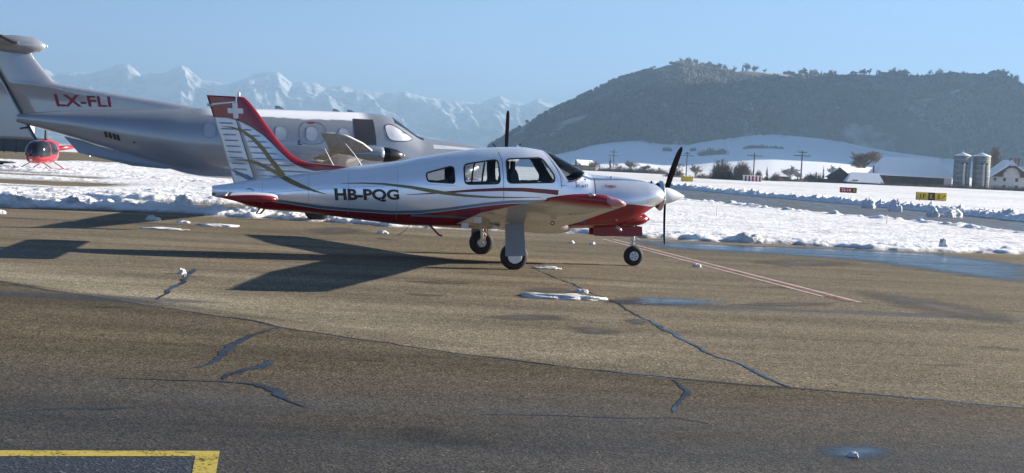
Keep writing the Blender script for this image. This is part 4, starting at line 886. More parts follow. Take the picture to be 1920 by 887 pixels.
MB().tube([(1.98, -.25, 1.535), (1.98, -.25, 1.56)], .02, 8).build('cowl_fastener', METAL, PA)
MB().tube([(2.75, -.1, 1.47), (2.75, -.1, 1.51)], .018, 8).build('cowl_fastener', BLACKP, PA)
# cabin inside: floor, panel, seats
MB().box(-1.5, 1.5, -.5, .5, .74, .78).build('cabin_floor', LINING, PA)
MB().prism([(1.02, .80), (1.06, 1.42), (1.14, 1.47), (1.46, 1.50), (1.46, .80)], -.50, .50).build('instrument_panel', BLACKP, PA)
for s in (-1, 1):
    MB().tube([(1.04, s * .25, 1.30), (.92, s * .25, 1.32)], .012, 8).build('control_column', BLACKP, PA)
    MB().tube([(.92, s * .25 + .11 * math.sin(q), 1.33 + .08 * math.cos(q)) for q in np.linspace(-1.9, 1.9, 12)], .012, 6).build('control_yoke', BLACKP, PA, True)
    for x0, nm, hb in ((.28, 'front_seat', 1.62), (-.62, 'rear_seat', 1.50)):
        mb = MB(); mb.prism([(x0 + .02, .80), (x0 + .48, .80), (x0 + .50, 1.02), (x0 + .03, 1.00)], s * .06, s * .48)
        mb.prism([(x0, .98), (x0 + .13, 1.00), (x0 + .01, hb - .10), (x0 - .03, hb - .02), (x0 - .10, hb - .03), (x0 - .12, hb - .10)], s * .08, s * .46)
        mb.prism([(x0 - .08, hb - .04), (x0 - .03, hb - .04), (x0 - .03, hb + .12), (x0 - .08, hb + .12)], s * .16, s * .38)
        mb.build(nm, SEAT, PA)
    MB().tube([(-.30, s * .53, 1.72), (-.33, s * .54, 1.5), (-.34, s * .55, 1.3)], .016, 6).build('seat_belt', BLACKP, PA)
# ------------------------------------------------------------------ large grey turboprop (x forward from the propeller, y left, z up)
PC = thing('turboprop_airplane', 'large grey single-engine turboprop airplane with LX-FLI on its tail, parked behind', 'airplane', (-0.26, 36.4, 0), R(18))
g_top = tab([(-.38, 2.06), (-.72, 2.14), (-1.58, 2.23), (-2.3, 2.285), (-2.55, 2.31), (-2.9, 2.50), (-3.2, 2.70), (-3.45, 2.83), (-3.75, 2.885), (-4.2, 2.895), (-5.92, 2.86), (-8.37, 2.78), (-9.5, 2.70), (-11, 2.58), (-12.3, 2.46), (-13.0, 2.36)])
g_bot = tab([(-.38, 1.52), (-.8, 1.22), (-1.6, 1.03), (-3, .95), (-7.65, .95), (-8.22, .965), (-8.77, 1.03), (-9.26, 1.15), (-10.11, 1.37), (-11.8, 1.86), (-12.5, 2.04), (-13.0, 2.16)])
g_w = tab([(-.38, .30), (-.8, .45), (-1.6, .56), (-2.6, .70), (-3.5, .80), (-7.3, .83), (-9, .68), (-10, .53), (-11.5, .30), (-12.5, .16), (-13.0, .08)])
def g_y(x, z):
    t, b = g_top(x), g_bot(x); q = np.clip(np.abs((z - .5 * (t + b)) / (.5 * (t - b))), 0, 1); return g_w(x) * (1 - q ** 2.3) ** (1 / 2.3)
xs = np.linspace(-13.0, -.38, 260); rings = []
for x in xs:
    t, b, w = float(g_top(x)), float(g_bot(x)), float(g_w(x)); th = np.linspace(0, 2 * np.pi, 64, endpoint=False); c, s = np.cos(th), np.sin(th)
    rings.append(np.stack([np.full(64, x), w * np.sign(c) * np.abs(c) ** (2 / 2.3), .5 * (t + b) + .5 * (t - b) * np.sign(s) * np.abs(s) ** (2 / 2.3)], -1))
v, f = loft([[tuple(p) for p in r] for r in rings])
m = NT('airframe_paint'); p = m.coord(); top = m.at('up'); n = m.noise(p, 1.6, 5, .6, (.5, 1, 2.5))
fr = m.math('ADD', top, m.math('MULTIPLY', m.math('SUBTRACT', n, .5), .35)); fm = m.ramp(fr, [(.74, 0.0), (.78, 1.0), (.97, 1.0), (1.0, .6)])
fm = m.math('MULTIPLY', fm, m.at('frost'))
m.set('Base Color', m.mix(fm, m.ramp(m.noise(p, .7, 3), [(.3, (.28, .30, .335)), (.7, (.32, .345, .38))]), (.86, .87, .89))).set('Metallic', m.ramp(fm, [(0, .30), (1, 0.0)])).set('Roughness', m.ramp(fm, [(0, .24), (1, .7)])).set('Coat Weight', .7)
fus = mk('fuselage', v, f, m.m, PC, True); va = np.array(v)
attr(fus, 'up', (va[:, 2] - .5 * (g_top(va[:, 0]) + g_bot(va[:, 0]))) / (.5 * (g_top(va[:, 0]) - g_bot(va[:, 0]))))
attr(fus, 'frost', smooth01((va[:, 0] + 8.6) / .6) * smooth01((-4.0 - va[:, 0]) / .4))
FUS = m.m
def gpatch(name, poly, mat, off=.004, s=-1, parent=PC, it=2, n=None):
    """flat or curved patch on the body side from an (x, z) outline"""
    if not it and len(poly) == 4:
        g = [bil((poly[0], poly[1], poly[3], poly[2]), a / 10, b / 10) for b in range(11) for a in range(11)]
        return mk(name, [(x, s * (float(g_y(x, z)) + off), z) for x, z in g], [(r_ * 11 + c, r_ * 11 + c + 1, r_ * 11 + c + 12, r_ * 11 + c + 11) for r_ in range(10) for c in range(10)], mat, parent, True)
    q = chaikin(poly, it) if it else poly; cx, cz = np.mean([a for a, b in q]), np.mean([b for a, b in q]); v = [(cx, s * (float(g_y(cx, cz)) + off), cz)]
    for k in (.5, 1.0):
        for a, b in q: x, z = cx + (a - cx) * k, cz + (b - cz) * k; v.append((x, s * (float(g_y(x, z)) + off), z))
    N = len(q); f = [(0, 1 + i, 1 + (i + 1) % N) for i in range(N)] + [(1 + i, 1 + N + i, 1 + N + (i + 1) % N, 1 + (i + 1) % N) for i in range(N)]
    return mk(name, v, f, mat, parent, True)
def gband(name, poly, w, mat, off=.006, s=-1, parent=PC, closed=True):
    v = []; N = len(poly)
    for i in range(N):
        a = np.array(poly[i - 1] if (closed or i) else poly[i]); b = np.array(poly[(i + 1) % N] if (closed or i < N - 1) else poly[i]); d = b - a; d = d / (np.hypot(*d) + 1e-9); nr = np.array([-d[1], d[0]])
        for c in (-.5, .5): x, z = np.array(poly[i]) + nr * w * c; v.append((x, s * (float(g_y(x, z)) + off), z))
    return mk(name, v, [(2 * i, 2 * i + 1, (2 * i + 3) % (2 * N), (2 * i + 2) % (2 * N)) for i in range(N if closed else N - 1)], mat, parent, True)
BLIND = flat('closed_window_blind', (.36, .40, .47), .25, 0, .06, 3, .6)
wl = [(-8.30, 2.19), (-7.40, 2.20), (-6.48, 2.205), (-5.67, 2.235), (-4.81, 2.24)]
for (cx, cz) in wl:
    for s in (-1, 1):
        po = [(cx - .155, cz - .19), (cx + .155, cz - .185), (cx + .15, cz + .195), (cx - .15, cz + .19)]
        w_ = gpatch('window', po, BLIND, .004, s, PC, 3); gband('window_rim', chaikin(po, 3), .014, GREYP, .006, s, w_)
ex = chaikin([(-6.02, 1.95), (-5.30, 1.98), (-5.32, 2.55), (-6.0, 2.55)], 2)
gband('exit_hatch_seam', ex, .012, DARKP, .005); gpatch('exit_mark', [(-5.76, 2.50), (-5.60, 2.505), (-5.60, 2.54), (-5.76, 2.535)], SRED, .006, -1, PC, 0)
gpatch('latch_mark', [(-6.04, 1.97), (-5.99, 1.97), (-5.99, 2.06), (-6.02, 2.06)], DARKP, .006, -1, PC, 0); gpatch('latch_mark', [(-6.04, 1.93), (-5.92, 1.93), (-5.92, 1.96), (-6.04, 1.96)], DARKP, .006, -1, PC, 0)
dkp = [(-4.555, 2.704), (-3.999, 2.707), (-3.927, 2.026), (-4.526, 1.996)]
gpatch('dark_side_panel', dkp, DARKP, .005, -1, PC, 0)
cw = [(-3.711, 2.552), (-3.568, 2.617), (-3.39, 2.569), (-2.905, 2.285), (-2.917, 2.22), (-3.078, 2.168), (-3.489, 2.155), (-3.625, 2.241)]
wv = gpatch('cockpit_window', cw, SHADE, .006, -1, PC, 1); gband('window_rim', chaikin(cw, 2), .022, DARKP, .008, -1, wv)
# windshield: dark glass wrapped over the nose
ws = []
for i in range(9):
    t = i / 8; x = -3.38 + (.86) * t; row = []
    for k in range(15):
        b = -1 + 2 * k / 14; zt, zb_ = float(g_top(x)), float(g_bot(x)); zc, h = .5 * (zt + zb_), .5 * (zt - zb_); ang = math.pi / 2 + b * (.62 - .10 * t); c, s = math.cos(ang), math.sin(ang)
        row.append((x + .01, 1.01 * float(g_w(x)) * math.copysign(abs(c) ** (2 / 2.3), c), zc + 1.012 * h * abs(s) ** (2 / 2.3)))
    ws.append(row)
mk('windshield', [p for r_ in ws for p in r_], [(i * 15 + k, i * 15 + k + 1, (i + 1) * 15 + k + 1, (i + 1) * 15 + k) for i in range(8) for k in range(14)], GLASSD, PC, True)
for xx in (-9.6, -8.75, -7.85, -6.95, -6.1, -5.2, -4.62, -3.85): gband('skin_seam', [(xx, float(g_top(xx)) - .12), (xx, float(g_top(xx)) - .45), (xx, 1.9), (xx, float(g_bot(xx)) + .25)], .010, GREYP, .003, -1, PC, False)
gband('skin_seam', [(-9.6, 1.78), (-8.4, 1.72), (-7.0, 1.70), (-5.5, 1.70), (-3.6, 1.72), (-2.3, 1.75)], .010, GREYP, .003, -1, PC, False)
gband('cowl_seam', [(-2.2, 2.2), (-2.2, 1.7), (-2.15, 1.3)], .02, GREYP, .004, -1, PC, False); gband('cowl_seam', [(-1.05, 2.1), (-1.05, 1.7), (-1.05, 1.4)], .025, GREYP, .004, -1, PC, False)
gpatch('bright_cowl_panel', [(-2.29, 2.121), (-1.498, 2.086), (-0.943, 2.069), (-0.941, 2.025), (-2.285, 2.004)], SHADE, .006, -1, PC, 0)
for x in (-4.75, -4.35, -6.3): MB().prism([(x, 2.86), (x - .16, 2.95), (x - .26, 2.95), (x - .26, 2.86)], -.02, .02).build('roof_antenna', GREYP, PC)
# vent slots
for k in range(4):
    c = [(-10.856, 1.954), (-10.753, 1.932), (-10.648, 1.91), (-10.557, 1.888)][k]; gpatch('vent_slot', [(c[0] - .05, c[1] + .075), (c[0] + .02, c[1] + .075), (c[0] + .07, c[1] - .075), (c[0] + .0, c[1] - .075)], BLACKP, .006, -1, PC, 0)
gpatch('drain_port', [(c[0] + .38, c[1] - .08), (c[0] + .43, c[1] - .08), (c[0] + .43, c[1] - .13), (c[0] + .38, c[1] - .13)], BLACKP, .005)
# fin, rudder, bullet, tailplane
GL = tab([(2.2, -8.2), (2.70, -8.25), (2.76, -8.5), (2.86, -9.25), (2.96, -10.2), (3.06, -11.05), (3.13, -11.75), (3.20, -12.08), (3.35, -12.24), (3.9, -12.70), (4.1, -12.87)])
gh = lambda z: -12.5 - (z - 1.70) * .554
gt = lambda z: gh(z) - (1.0 - (z - 1.7) * .12)
def vplate(name, zs, xa, xb, mat, parent, tk):
    rings = []
    for z in zs:
        a, b = float(xa(z)), float(xb(z)); up = []
        for i in range(14):
            c = i / 13; x = a + (b - a) * c; l, t = float(GL(z)), float(gt(z)); tt = min(max((l - x) / (l - t), 0), 1); up.append((x, max(naca(tt, tk) * min(l - t, 2.4), .008)))
        rings.append([(x, y, z) for x, y in up] + [(x, -y, z) for x, y in reversed(up)])
    v, f = loft(rings); return mk(name, v, f, mat, parent, True)
GUNF = GUNM
fin2 = vplate('fin', np.linspace(2.2, 4.05, 60), GL, lambda z: gh(z) + .02, GUNF, PC, .075)
rud2 = vplate('rudder', np.linspace(1.72, 4.0, 30), lambda z: gh(z) - .02, gt, GUNF, PC, .075)
def fy2(x, z): l, t = float(GL(z)), float(gt(z)); return max(naca(min(max((l - x) / (l - t), 0), 1), .075) * min(l - t, 2.4), .008)
mk('hinge_gap', [q for z in np.linspace(1.74, 3.95, 12) for q in ((gh(z) - .03, -fy2(gh(z), z) - .006, z), (gh(z) + .03, -fy2(gh(z), z) - .006, z))], [(2 * i, 2 * i + 1, 2 * i + 3, 2 * i + 2) for i in range(11)], BLACKP, fin2)
MB().tube([(gh(2.05) + .03, -.10, 2.05), (gh(2.05) - .22, -.13, 2.0)], .02, 6).build('static_wick', BLACKP, rud2)
LX = [(-12.137, 2.915), (-10.777, 2.931), (-12.046, 2.604), (-10.731, 2.667)]
REDL = flat('red_lettering', (.22, .02, .035), .45)
def onfin(a, b): q = bil(LX, a, b); return (q[0], -fy2(q[0], q[1]) - .010, q[1])
letters('registration_letters', 'LX-FLI', onfin, REDL, fin2, .02)
MB().lathe([(-14.5, .01), (-14.2, .09), (-13.6, .19), (-13.1, .235), (-12.7, .21), (-12.5, .15), (-12.38, .07), (-12.34, .01)], 'x', (0, 0, 4.10), 28).build('tail_bullet', GUNM, PC, True)
MB().tube([(-12.36, 0, 4.10), (-12.31, 0, 4.10)], .03, 10).build('tail_light', SWHT, PC, True)
for s in (-1, 1):
    st = [(s * (.1 + 2.5 * i / 6), -12.95 - .32 * i / 6, -14.15 + .10 * i / 6, 4.13) for i in range(7)]
    tp = wing_mesh('tailplane', st, GUNM, PC, .0, 1.0, .11, -.01)
    wing_mesh('de_icing_boot', [(y, xl + .012, xt, z) for y, xl, xt, z in st[1:]], BOOT, tp, .0, .09, .125, -.01)
    # ventral strake
    MB().add([(-11.85, s * .10, 1.86), (-9.1, s * .42, 1.18), (-9.35, s * .50, 1.14), (-10.2, s * .62, 1.19), (-11.50, s * .34, 1.46), (-11.85, s * .13, 1.84), (-9.1, s * .45, 1.18), (-9.35, s * .53, 1.14), (-10.2, s * .65, 1.19), (-11.50, s * .37, 1.46)],
             [(0, 1, 2, 3, 4), (5, 9, 8, 7, 6), (0, 5, 6, 1), (1, 6, 7, 2), (2, 7, 8, 3), (3, 8, 9, 4), (4, 9, 5, 0)]).build('ventral_strake', GUNM, PC)
# wings
def pz(y): return 1.13 + (abs(y) - .8) * .094
for s in (-1, 1):
    st = [(s * y, -4.62 - .118 * (y - .4), -6.75 + .055 * (y - .4), pz(y)) for y in np.linspace(.4, 7.72, 20)]
    wing_mesh('wing', st, UNDER, PC, 0, .72, .14, .02); 
    wing_mesh('flap', [q for q in st[1:13]], UNDER, PC, .735, 1.0, .14, .02); wing_mesh('aileron', [q for q in st[13:]], UNDER, PC, .735, 1.0, .14, .02)
    wing_mesh('de_icing_boot', [(y, xl + .014, xt, z) for y, xl, xt, z in st[2:]], BOOT, PC, 0, .06, .15, .02)
    WLT = [(7.72, -5.45, -6.38, pz(7.72)), (7.86, -5.55, -6.42, pz(7.72) + .06), (7.98, -5.75, -6.50, pz(7.72) + .18), (8.06, -6.05, -6.60, pz(7.72) + .30), (8.10, -6.30, -6.64, pz(7.72) + .37)]
    wl_ = wing_mesh('winglet', [(s * y, a, b, z) for y, a, b, z in WLT], UNDER if s < 0 else GUNM, PC, 0, 1.0, .10, .0)
    MB().tube([(a + .02, s * (y + .02), z + .01) for y, a, b, z in WLT], .022, 8).build('winglet_edge', SWHT, wl_, True)
    for x in (-6.35, -5.9): MB().box(x - .6, x + .25, s * (2.0 + (x + 6.4) * 3) - .04, s * (2.0 + (x + 6.4) * 3) + .04, pz(2) - .26, pz(2) - .10).build('flap_track_fairing', GUNM, PC)
    mw = MB().lathe([(-.12, .06), (-.12, .15), (.12, .15), (.12, .06)], 'y', (-5.7, s * 2.26, .33), 20).build('main_wheel', METAL, PC, True)
    MB().lathe([(-.13, .15), (-.12, .26), (-.06, .33), (.06, .33), (.12, .26), (.13, .15)], 'y', (-5.7, s * 2.26, .33), 30).build('tyre', RUBBER, mw, True)
    MB().tube([(-5.45, s * 2.1, 1.2), (-5.5, s * 2.15, .75), (-5.7, s * 2.14, .33)], .05, 8).build('gear_leg', METAL, PC)
    MB().box(-5.6, -5.05, s * 2.42, s * 2.44, .55, 1.15).build('gear_door', GUNM, PC)
PODC = (-5.25, -7.72, pz(7.72) - .02)
pod = MB().lathe([(-.75, .02), (-.55, .09), (-.30, .145), (-.05, .158), (.03, .158)], 'x', PODC, 28).build('radar_pod', GUNM, PC, True)
MB().lathe([(.031, .159), (.18, .153), (.32, .125), (.42, .075), (.47, .02)], 'x', PODC, 28).build('radar_dome', BLACKP, pod, True)
MB().lathe([(.465, .022), (.50, .02), (.51, .004)], 'x', PODC, 10).build('pod_tip', SWHT, pod, True)
# nose gear, propeller
mw = MB().lathe([(-.09, .05), (-.09, .12), (.09, .12), (.09, .05)], 'y', (-1.75, 0, .24), 20).build('nose_wheel', METAL, PC, True); MB().lathe([(-.10, .12), (-.09, .19), (-.04, .24), (.04, .24), (.09, .19), (.10, .12)], 'y', (-1.75, 0, .24), 28).build('tyre', RUBBER, mw, True)
MB().tube([(-1.95, 0, 1.15), (-1.80, 0, .5), (-1.75, 0, .24)], .05, 8).build('gear_leg', METAL, PC)
MB().lathe([(-.37, .27), (-.30, .285), (-.10, .27), (.12, .20), (.30, .10), (.38, .02)], 'x', (0, 0, 1.83), 28).build('spinner', METAL, PC, True)
for k in range(5): blade(PC, (-.02, 0, 1.83), R(72 * k), .16, 1.36, .155, .0, R(70), R(62), PROPB, .5, .0)
for s in (-1, 1): MB().tube([(-1.0, s * .42, 1.55), (-1.25, s * .62, 1.45), (-1.6, s * .72, 1.40)], [.09, .10, .11], 12).build('exhaust_stack', METAL, PC, True)
# ------------------------------------------------------------------ red helicopter
hx, hy = [(-27.761, 75.323)][0]
HE = thing('helicopter', 'small red helicopter with dark bubble canopy standing on the snow at left', 'helicopter', (hx, hy, -.12), R(-97))
hp = [(-1.35, .22, .98, .28), (-1.0, .48, .92, .48), (-.5, .62, .93, .58), (0, .66, .95, .62), (.5, .66, .93, .62), (.95, .60, .86, .56), (1.25, .45, .76, .42), (1.42, .22, .70, .22), (1.46, .05, .69, .05)]
HS = tab([(a, b) for a, b, c, d in hp]); HZ = tab([(a, c) for a, b, c, d in hp]); HH = tab([(a, d) for a, b, c, d in hp])
HB = .42
rings = []; xs = np.concatenate([np.linspace(-1.35, 1.2, 34), np.linspace(1.23, 1.46, 12)])
for x in xs:
    th = np.linspace(0, 2 * np.pi, 48, endpoint=False); c, s = np.cos(th), np.sin(th); rings.append(np.stack([np.full(48, x), HS(x) * np.sign(c) * np.abs(c) ** .75, HB + HZ(x) * .85 + HH(x) * 1.12 * np.sign(s) * np.abs(s) ** .8], -1))
V = np.concatenate(rings); n = 48; i = np.arange(len(xs) - 1)[:, None] * n + np.arange(n)[None]; j = np.arange(len(xs) - 1)[:, None] * n + (np.arange(n)[None] + 1) % n
F = np.stack([i, j, j + n, i + n], -1).reshape(-1, 4); C_ = V[F].mean(1)
win = (C_[:, 2] > HB + np.where(C_[:, 0] > .35, .52, .70)) & (C_[:, 2] < HB + 1.42) & (C_[:, 0] > -.55) & ~((np.abs(C_[:, 0] - .30) < .05) & (np.abs(C_[:, 1]) > .35)) & ~((np.abs(C_[:, 1]) < .03))
HRED = flat('helicopter_red', (.30, .008, .02), .22, 0, .06, 3, .7)
submesh('cabin', V, F[~win], HRED, HE); 
for s in (-1, 1): submesh('canopy_glass', V, F[win & (np.sign(C_[:, 1]) == s) & (C_[:, 0] > .30)], GLASSD, HE); submesh('door_window', V, F[win & (np.sign(C_[:, 1]) == s) & (C_[:, 0] <= .30)], GLASSD, HE)
MB().prism([(-.95, 1.55), (.30, 1.68), (.30, 1.86), (-.1, 2.0), (-1.3, 1.82), (-1.5, 1.4), (-1.2, .9)], -.28, .28).build('engine_cowl', HRED, HE)
MB().tube([(-.25, 0, 1.8), (-.25, 0, 2.95)], [.09, .05], 10).build('rotor_mast', BLACKP, HE)
rh = MB().lathe([(2.9, .10), (3.02, .10)], 'z', (-.25, 0, 0), 12).build('rotor_hub', METAL, HE)
for s in (-1, 1): MB().box(-.25 + (.1 if s > 0 else -4.9), -.25 + (4.9 if s > 0 else -.1), -.12, .12, 2.95, 2.985).build('rotor_blade', BLACKP, HE)
MB().tube([(-1.2, 0, 1.42), (-5.9, 0, 1.72)], [.17, .08], 12).build('tail_boom', HRED, HE, True)
MB().prism([(-5.7, 1.72), (-6.05, 2.45), (-6.3, 2.45), (-6.0, 1.72), (-6.15, 1.15), (-5.95, 1.15)], -.02, .02).build('tail_fin', HRED, HE)
MB().box(-5.90, -5.80, .10, .13, 1.0, 2.4).build('tail_rotor', SWHT, HE)
for s in (-1, 1):
    MB().tube([(-1.3, s * .98, .24), (1.3, s * .98, .24), (1.55, s * .98, .36)], .035, 8).build('skid', HRED, HE)
    for x in (-.7, .75): MB().tube([(x, s * .35, .62), (x, s * .75, .40), (x, s * .98, .25)], .03, 8).build('skid_leg', HRED, HE)
MB().tube([(1.30, .0, .74), (1.44, .0, .74)], .07, 12).build('landing_light', SWHT, HE)
# ------------------------------------------------------------------ left edge: fence, white building, low dark trailer
fy = 175.0
fp = [(-74.77, -0.03), (-64.92, 0.0)]; ft_ = [(-74.83, 2.66), (-64.97, 1.89)]
DGLASS = flat('dark_mesh_panel', (.05, .055, .065), .5, 0, .2, 1)
FE = thing('security_fence', 'dark panelled fence with posts and top rail behind the helicopter', 'fence', (fp[0][0], fy, 0), 0)
flen = fp[1][0] - fp[0][0]; fh = 2.1; N = 6
for k in range(N): MB().box(flen * k / N + .06, flen * (k + 1) / N - .06, -.03, .03, .15, fh).build('panel', DGLASS, FE)
for k in range(N + 1): MB().box(flen * k / N - .06, flen * k / N + .06, -.07, .07, 0, fh + .05).build('post', SBLK, FE)
MB().box(0, flen, -.05, .05, fh + .051, fh + .16).build('top_rail', METAL, FE)
wb = [(-89.4, 4.53), (-80.03, 1.82)]
WB = thing('white_building', 'low white building behind the dark fence at the left edge', 'building', (wb[0][0], 205, 0), 0)
bw = wb[1][0] - wb[0][0]; MB().box(0, bw, 0, 8, 0, 4.4).build('wall', PLAST, WB); MB().box(-.3, bw - 2.0, -.4, 8.3, 4.401, 5.6).build('upper_storey', SWHT, WB); MB().box(-.4, bw - 1.9, -.5, 8.4, 5.601, 5.8).build('roof', SNOWR, WB)
for k in range(4): MB().box(1 + k * 1.9, 2.2 + k * 1.9, -.02, .03, 1.0, 2.4).build('window', GLASSD, WB)
tx, ty = [(-33.526, 83.404)][0]
TR = thing('flat_trailer', 'low black flat trailer half hidden by the snow at the left edge', 'trailer', (tx - .6, ty, 0), R(4))
MB().prism([(-2.2, .32), (1.1, .32), (1.45, .24), (1.1, .18), (-2.2, .18)], -.7, .7).build('bed', SBLK, TR)
for x in (-.4, .45):
    for s in (-.6, .6): MB().lathe([(-.07, .16), (.07, .16)], 'y', (x, s, .165), 16).build('wheel', RUBBER, TR)
# ------------------------------------------------------------------ taxiway signs, marker stakes, striped hut
def sign(name, px0, px1, Y, h, panels, label, rz=0.0):
    x0, x1 = px0[0], px1[0]; w = x1 - x0; T = thing(name, label, 'sign', (x0, Y, 0), rz)
    MB().box(0, w, .0, .22, .16, .16 + h).build('box', SBLK, T); x = 0
    for fr, mat_, txt, tm, *ox in panels:
        pw = w * fr; MB().box(x + .012, x + pw - .012, -.012, -.001, .17, .15 + h).build('panel', mat_, T)
        if txt:
            v, f = text_mesh(txt, .02); th = h * .56; tw = min(pw * .80, th * .62 * len(txt)); cx = x + pw * (ox[0] if ox else .5)
            mk('lettering', [(cx + (a - .5) * tw, -.018, .16 + h / 2 + (b - .5) * th) for a, b in v], f, tm, T)
        x += pw
    for fx in (.12, .5, .88): MB().tube([(w * fx, .11, 0), (w * fx, .11, .17)], .035, 8).build('leg', METAL, T)
    return T
s1 = [(38.62, 0.08), (40.59, 0.05)]; sign('runway_sign', s1[0], s1[1], 152, .62, [(.72, SRED, '32-14', SWHT), (.28, SBLK, 'E', YEL)], 'red and black runway sign reading 32-14 in the snow field')
s2 = [(37.04, 0.04), (39.8, 0.02)]
SG = sign('taxiway_sign', s2[0], s2[1], 118, .72, [(.39, YEL, 'F', SBLK, .66), (.22, SBLK, 'K', YEL), (.39, YEL, 'E', SBLK, .36)], 'yellow and black taxiway sign with letters F, K and E')
def arrow(par, cx, cz, L, ang):
    q = [(0, L / 2), (.10, L / 2 - .14), (.03, L / 2 - .12), (.03, -L / 2), (-.03, -L / 2), (-.03, L / 2 - .12), (-.10, L / 2 - .14)]
    c, s = math.cos(ang), math.sin(ang); mk('arrow', [(cx + a * c + b * s, -.018, cz - a * s + b * c) for a, b in q], [tuple(range(7))], SBLK, par)
_w = s2[1][0] - s2[0][0]; arrow(SG, _w * .13, .52, .42, 0); arrow(SG, _w * .90, .52, .40, R(45))
s3 = [(27.64, 0.14), (29.59, 0.05)]; sign('back_turned_sign', s3[0], s3[1], 213, .80, [(1.0, YEL, '', SBLK)], 'plain dark yellow sign box beside the propeller blade')
def stake(q, h, lab):
    T = thing('marker_stake', lab, 'stake', (q[0], q[1], 0), 0, 'thin snow marker stakes'); MB().tube([(0, 0, 0), (.01, 0, h)], .012, 6).build('rod', METAL, T); MB().tube([(.0095, 0, h - .08), (.01, 0, h)], .016, 6).build('cap', SWHT, T)
stake([(7.645, 48.14)][0], .55, 'thin marker stake in the snow nearest the airplane nose'); stake([(14.228, 48.743)][0], .42, 'thin marker stake in the snow beside the slushy taxiway edge'); stake([(30.877, 220.913)][0], 1.7, 'white post beside the plain yellow sign box')
hb_ = [(61.69, -0.17), (66.42, 0.05)]
HU = thing('striped_hut', 'low red and white striped airfield equipment hut in the snow field', 'hut', (hb_[0][0], 345, .05), 0)
hw = hb_[1][0] - hb_[0][0]; MB().box(0, hw, 0, 2, 0, 1.45).build('wall', SWHT, HU)
for k in range(5): MB().box(hw * (.04 + .2 * k), hw * (.14 + .2 * k), -.02, -.002, .02, 1.43).build('red_stripe', SRED, HU)
MB().box(-.1, hw + .1, -.1, 2.1, 1.451, 1.62).build('roof', SNOWR, HU)
# ------------------------------------------------------------------ farm at right
FY = 460.0
def gbase(x, y): return float(gz(x, y))
def fpx(T): return T
b0 = [(129.86, 3.94), (157.63, 3.91), (133.28, 10.41), (153.33, 10.97), (132.44, -0.53), (156.37, -0.17)]
BX, BW = b0[0][0], b0[1][0] - b0[0][0]; RZ = b0[2][1]; EZ = b0[0][1]
BA = thing('large_barn', 'large dark timber barn with snow covered hipped roof left of the silos', 'barn', (BX, FY, gbase(BX, FY) - .1), 0)
D = 14.0
MB().box(1.0, BW - 1.0, 1.2, D - 1.2, 0, EZ + .4).build('timber_wall', WOOD, BA)
rx0, rx1 = b0[2][0] - BX, b0[3][0] - BX
rf = MB().add([(0, 0, EZ), (BW, 0, EZ - .15), (BW, D, EZ), (0, D, EZ), (rx0, D / 2 - 1.5, RZ), (rx1, D / 2 - 1.5, RZ), (0, 0, EZ - .3), (BW, 0, EZ - .45), (BW, D, EZ - .3), (0, D, EZ - .3)],
              [(0, 1, 5, 4), (1, 2, 5), (2, 3, 4, 5), (3, 0, 4), (0, 6, 7, 1), (1, 7, 8, 2), (2, 8, 9, 3), (3, 9, 6, 0), (6, 9, 8, 7)]).build('roof', SNOWR, BA)
MB().box(BW - 3.4, BW - .6, 1.15, 1.19, 0, EZ - .2).build('whitewashed_end', PLAST, BA)
for k in range(5): MB().box(3 + k * 4.2, 5.2 + k * 4.2, 1.13, 1.19, .2, 2.6).build('barn_door', TILE, BA)
MB().tube([(-.6, 3, EZ - .5), (-.6, 3, EZ + 3.0)], .25, 8).build('vent_pipe', SBLK, BA)
c0 = [(117.06, 0.96), (130.21, 1.39), (119.67, 4.28), (129.45, 4.36), (117.36, -0.91), (130.33, -0.49)]
CX = c0[0][0]; CW = c0[1][0] - CX
LN = thing('lean_to_shed', 'low shed with blue shaded snow roof in front of the two barns', 'shed', (CX, 452, gbase(CX, 452) - .1), 0)
MB().box(.4, CW - .2, .5, 6, 0, c0[0][1] + .2).build('wall', WOOD, LN)
z0, z1 = c0[0][1], c0[2][1]; MB().add([(0, 0, z0), (CW, 0, z0 - .1), (c0[3][0] - CX, 5, z1), (c0[2][0] - CX, 5, z1), (0, 0, z0 - .25), (CW, 0, z0 - .35), (CW - .3, 6.5, z0), (.3, 6.5, z0)], [(0, 1, 2, 3), (0, 4, 5, 1), (4, 7, 6, 5), (0, 3, 7, 4), (1, 5, 6, 2), (3, 2, 6, 7)]).build('roof', SNOWR, LN)
MB().box(2, 4, .44, .49, .1, 1.6).build('shed_door', TILE, LN)
d0 = [(112.96, 0.13), (121.21, 5.99), (131.29, 4.31)]
GB = thing('gabled_barn', 'dark grey gabled barn with sunlit snow roof beside the bare oak', 'barn', (d0[1][0] - 2.0, 470, gbase(d0[1][0], 470) - .1), R(32))
gw, gl, ge, gr = 6.5, 12.0, 2.3, d0[1][1]
MB().add([(0, -gw, 0), (0, gw, 0), (0, gw, ge), (0, 0, gr - .25), (0, -gw, ge), (gl, -gw, 0), (gl, gw, 0), (gl, gw, ge), (gl, 0, gr - .25), (gl, -gw, ge)], [(0, 1, 2, 3, 4), (5, 9, 8, 7, 6), (0, 4, 9, 5), (1, 6, 7, 2), (4, 3, 8, 9), (3, 2, 7, 8)]).build('timber_wall', WOOD, GB)
for s in (-1, 1): MB().add([(-.6, 0, gr), (gl + .6, 0, gr), (gl + .6, s * (gw + .8), ge - .2), (-.6, s * (gw + .8), ge - .2), (-.6, 0, gr - .2), (gl + .6, 0, gr - .2), (gl + .6, s * (gw + .8), ge - .4), (-.6, s * (gw + .8), ge - .4)], [(0, 1, 2, 3), (4, 7, 6, 5), (0, 4, 5, 1), (1, 5, 6, 2), (2, 6, 7, 3), (3, 7, 4, 0)]).build('roof', SNOWR, GB)
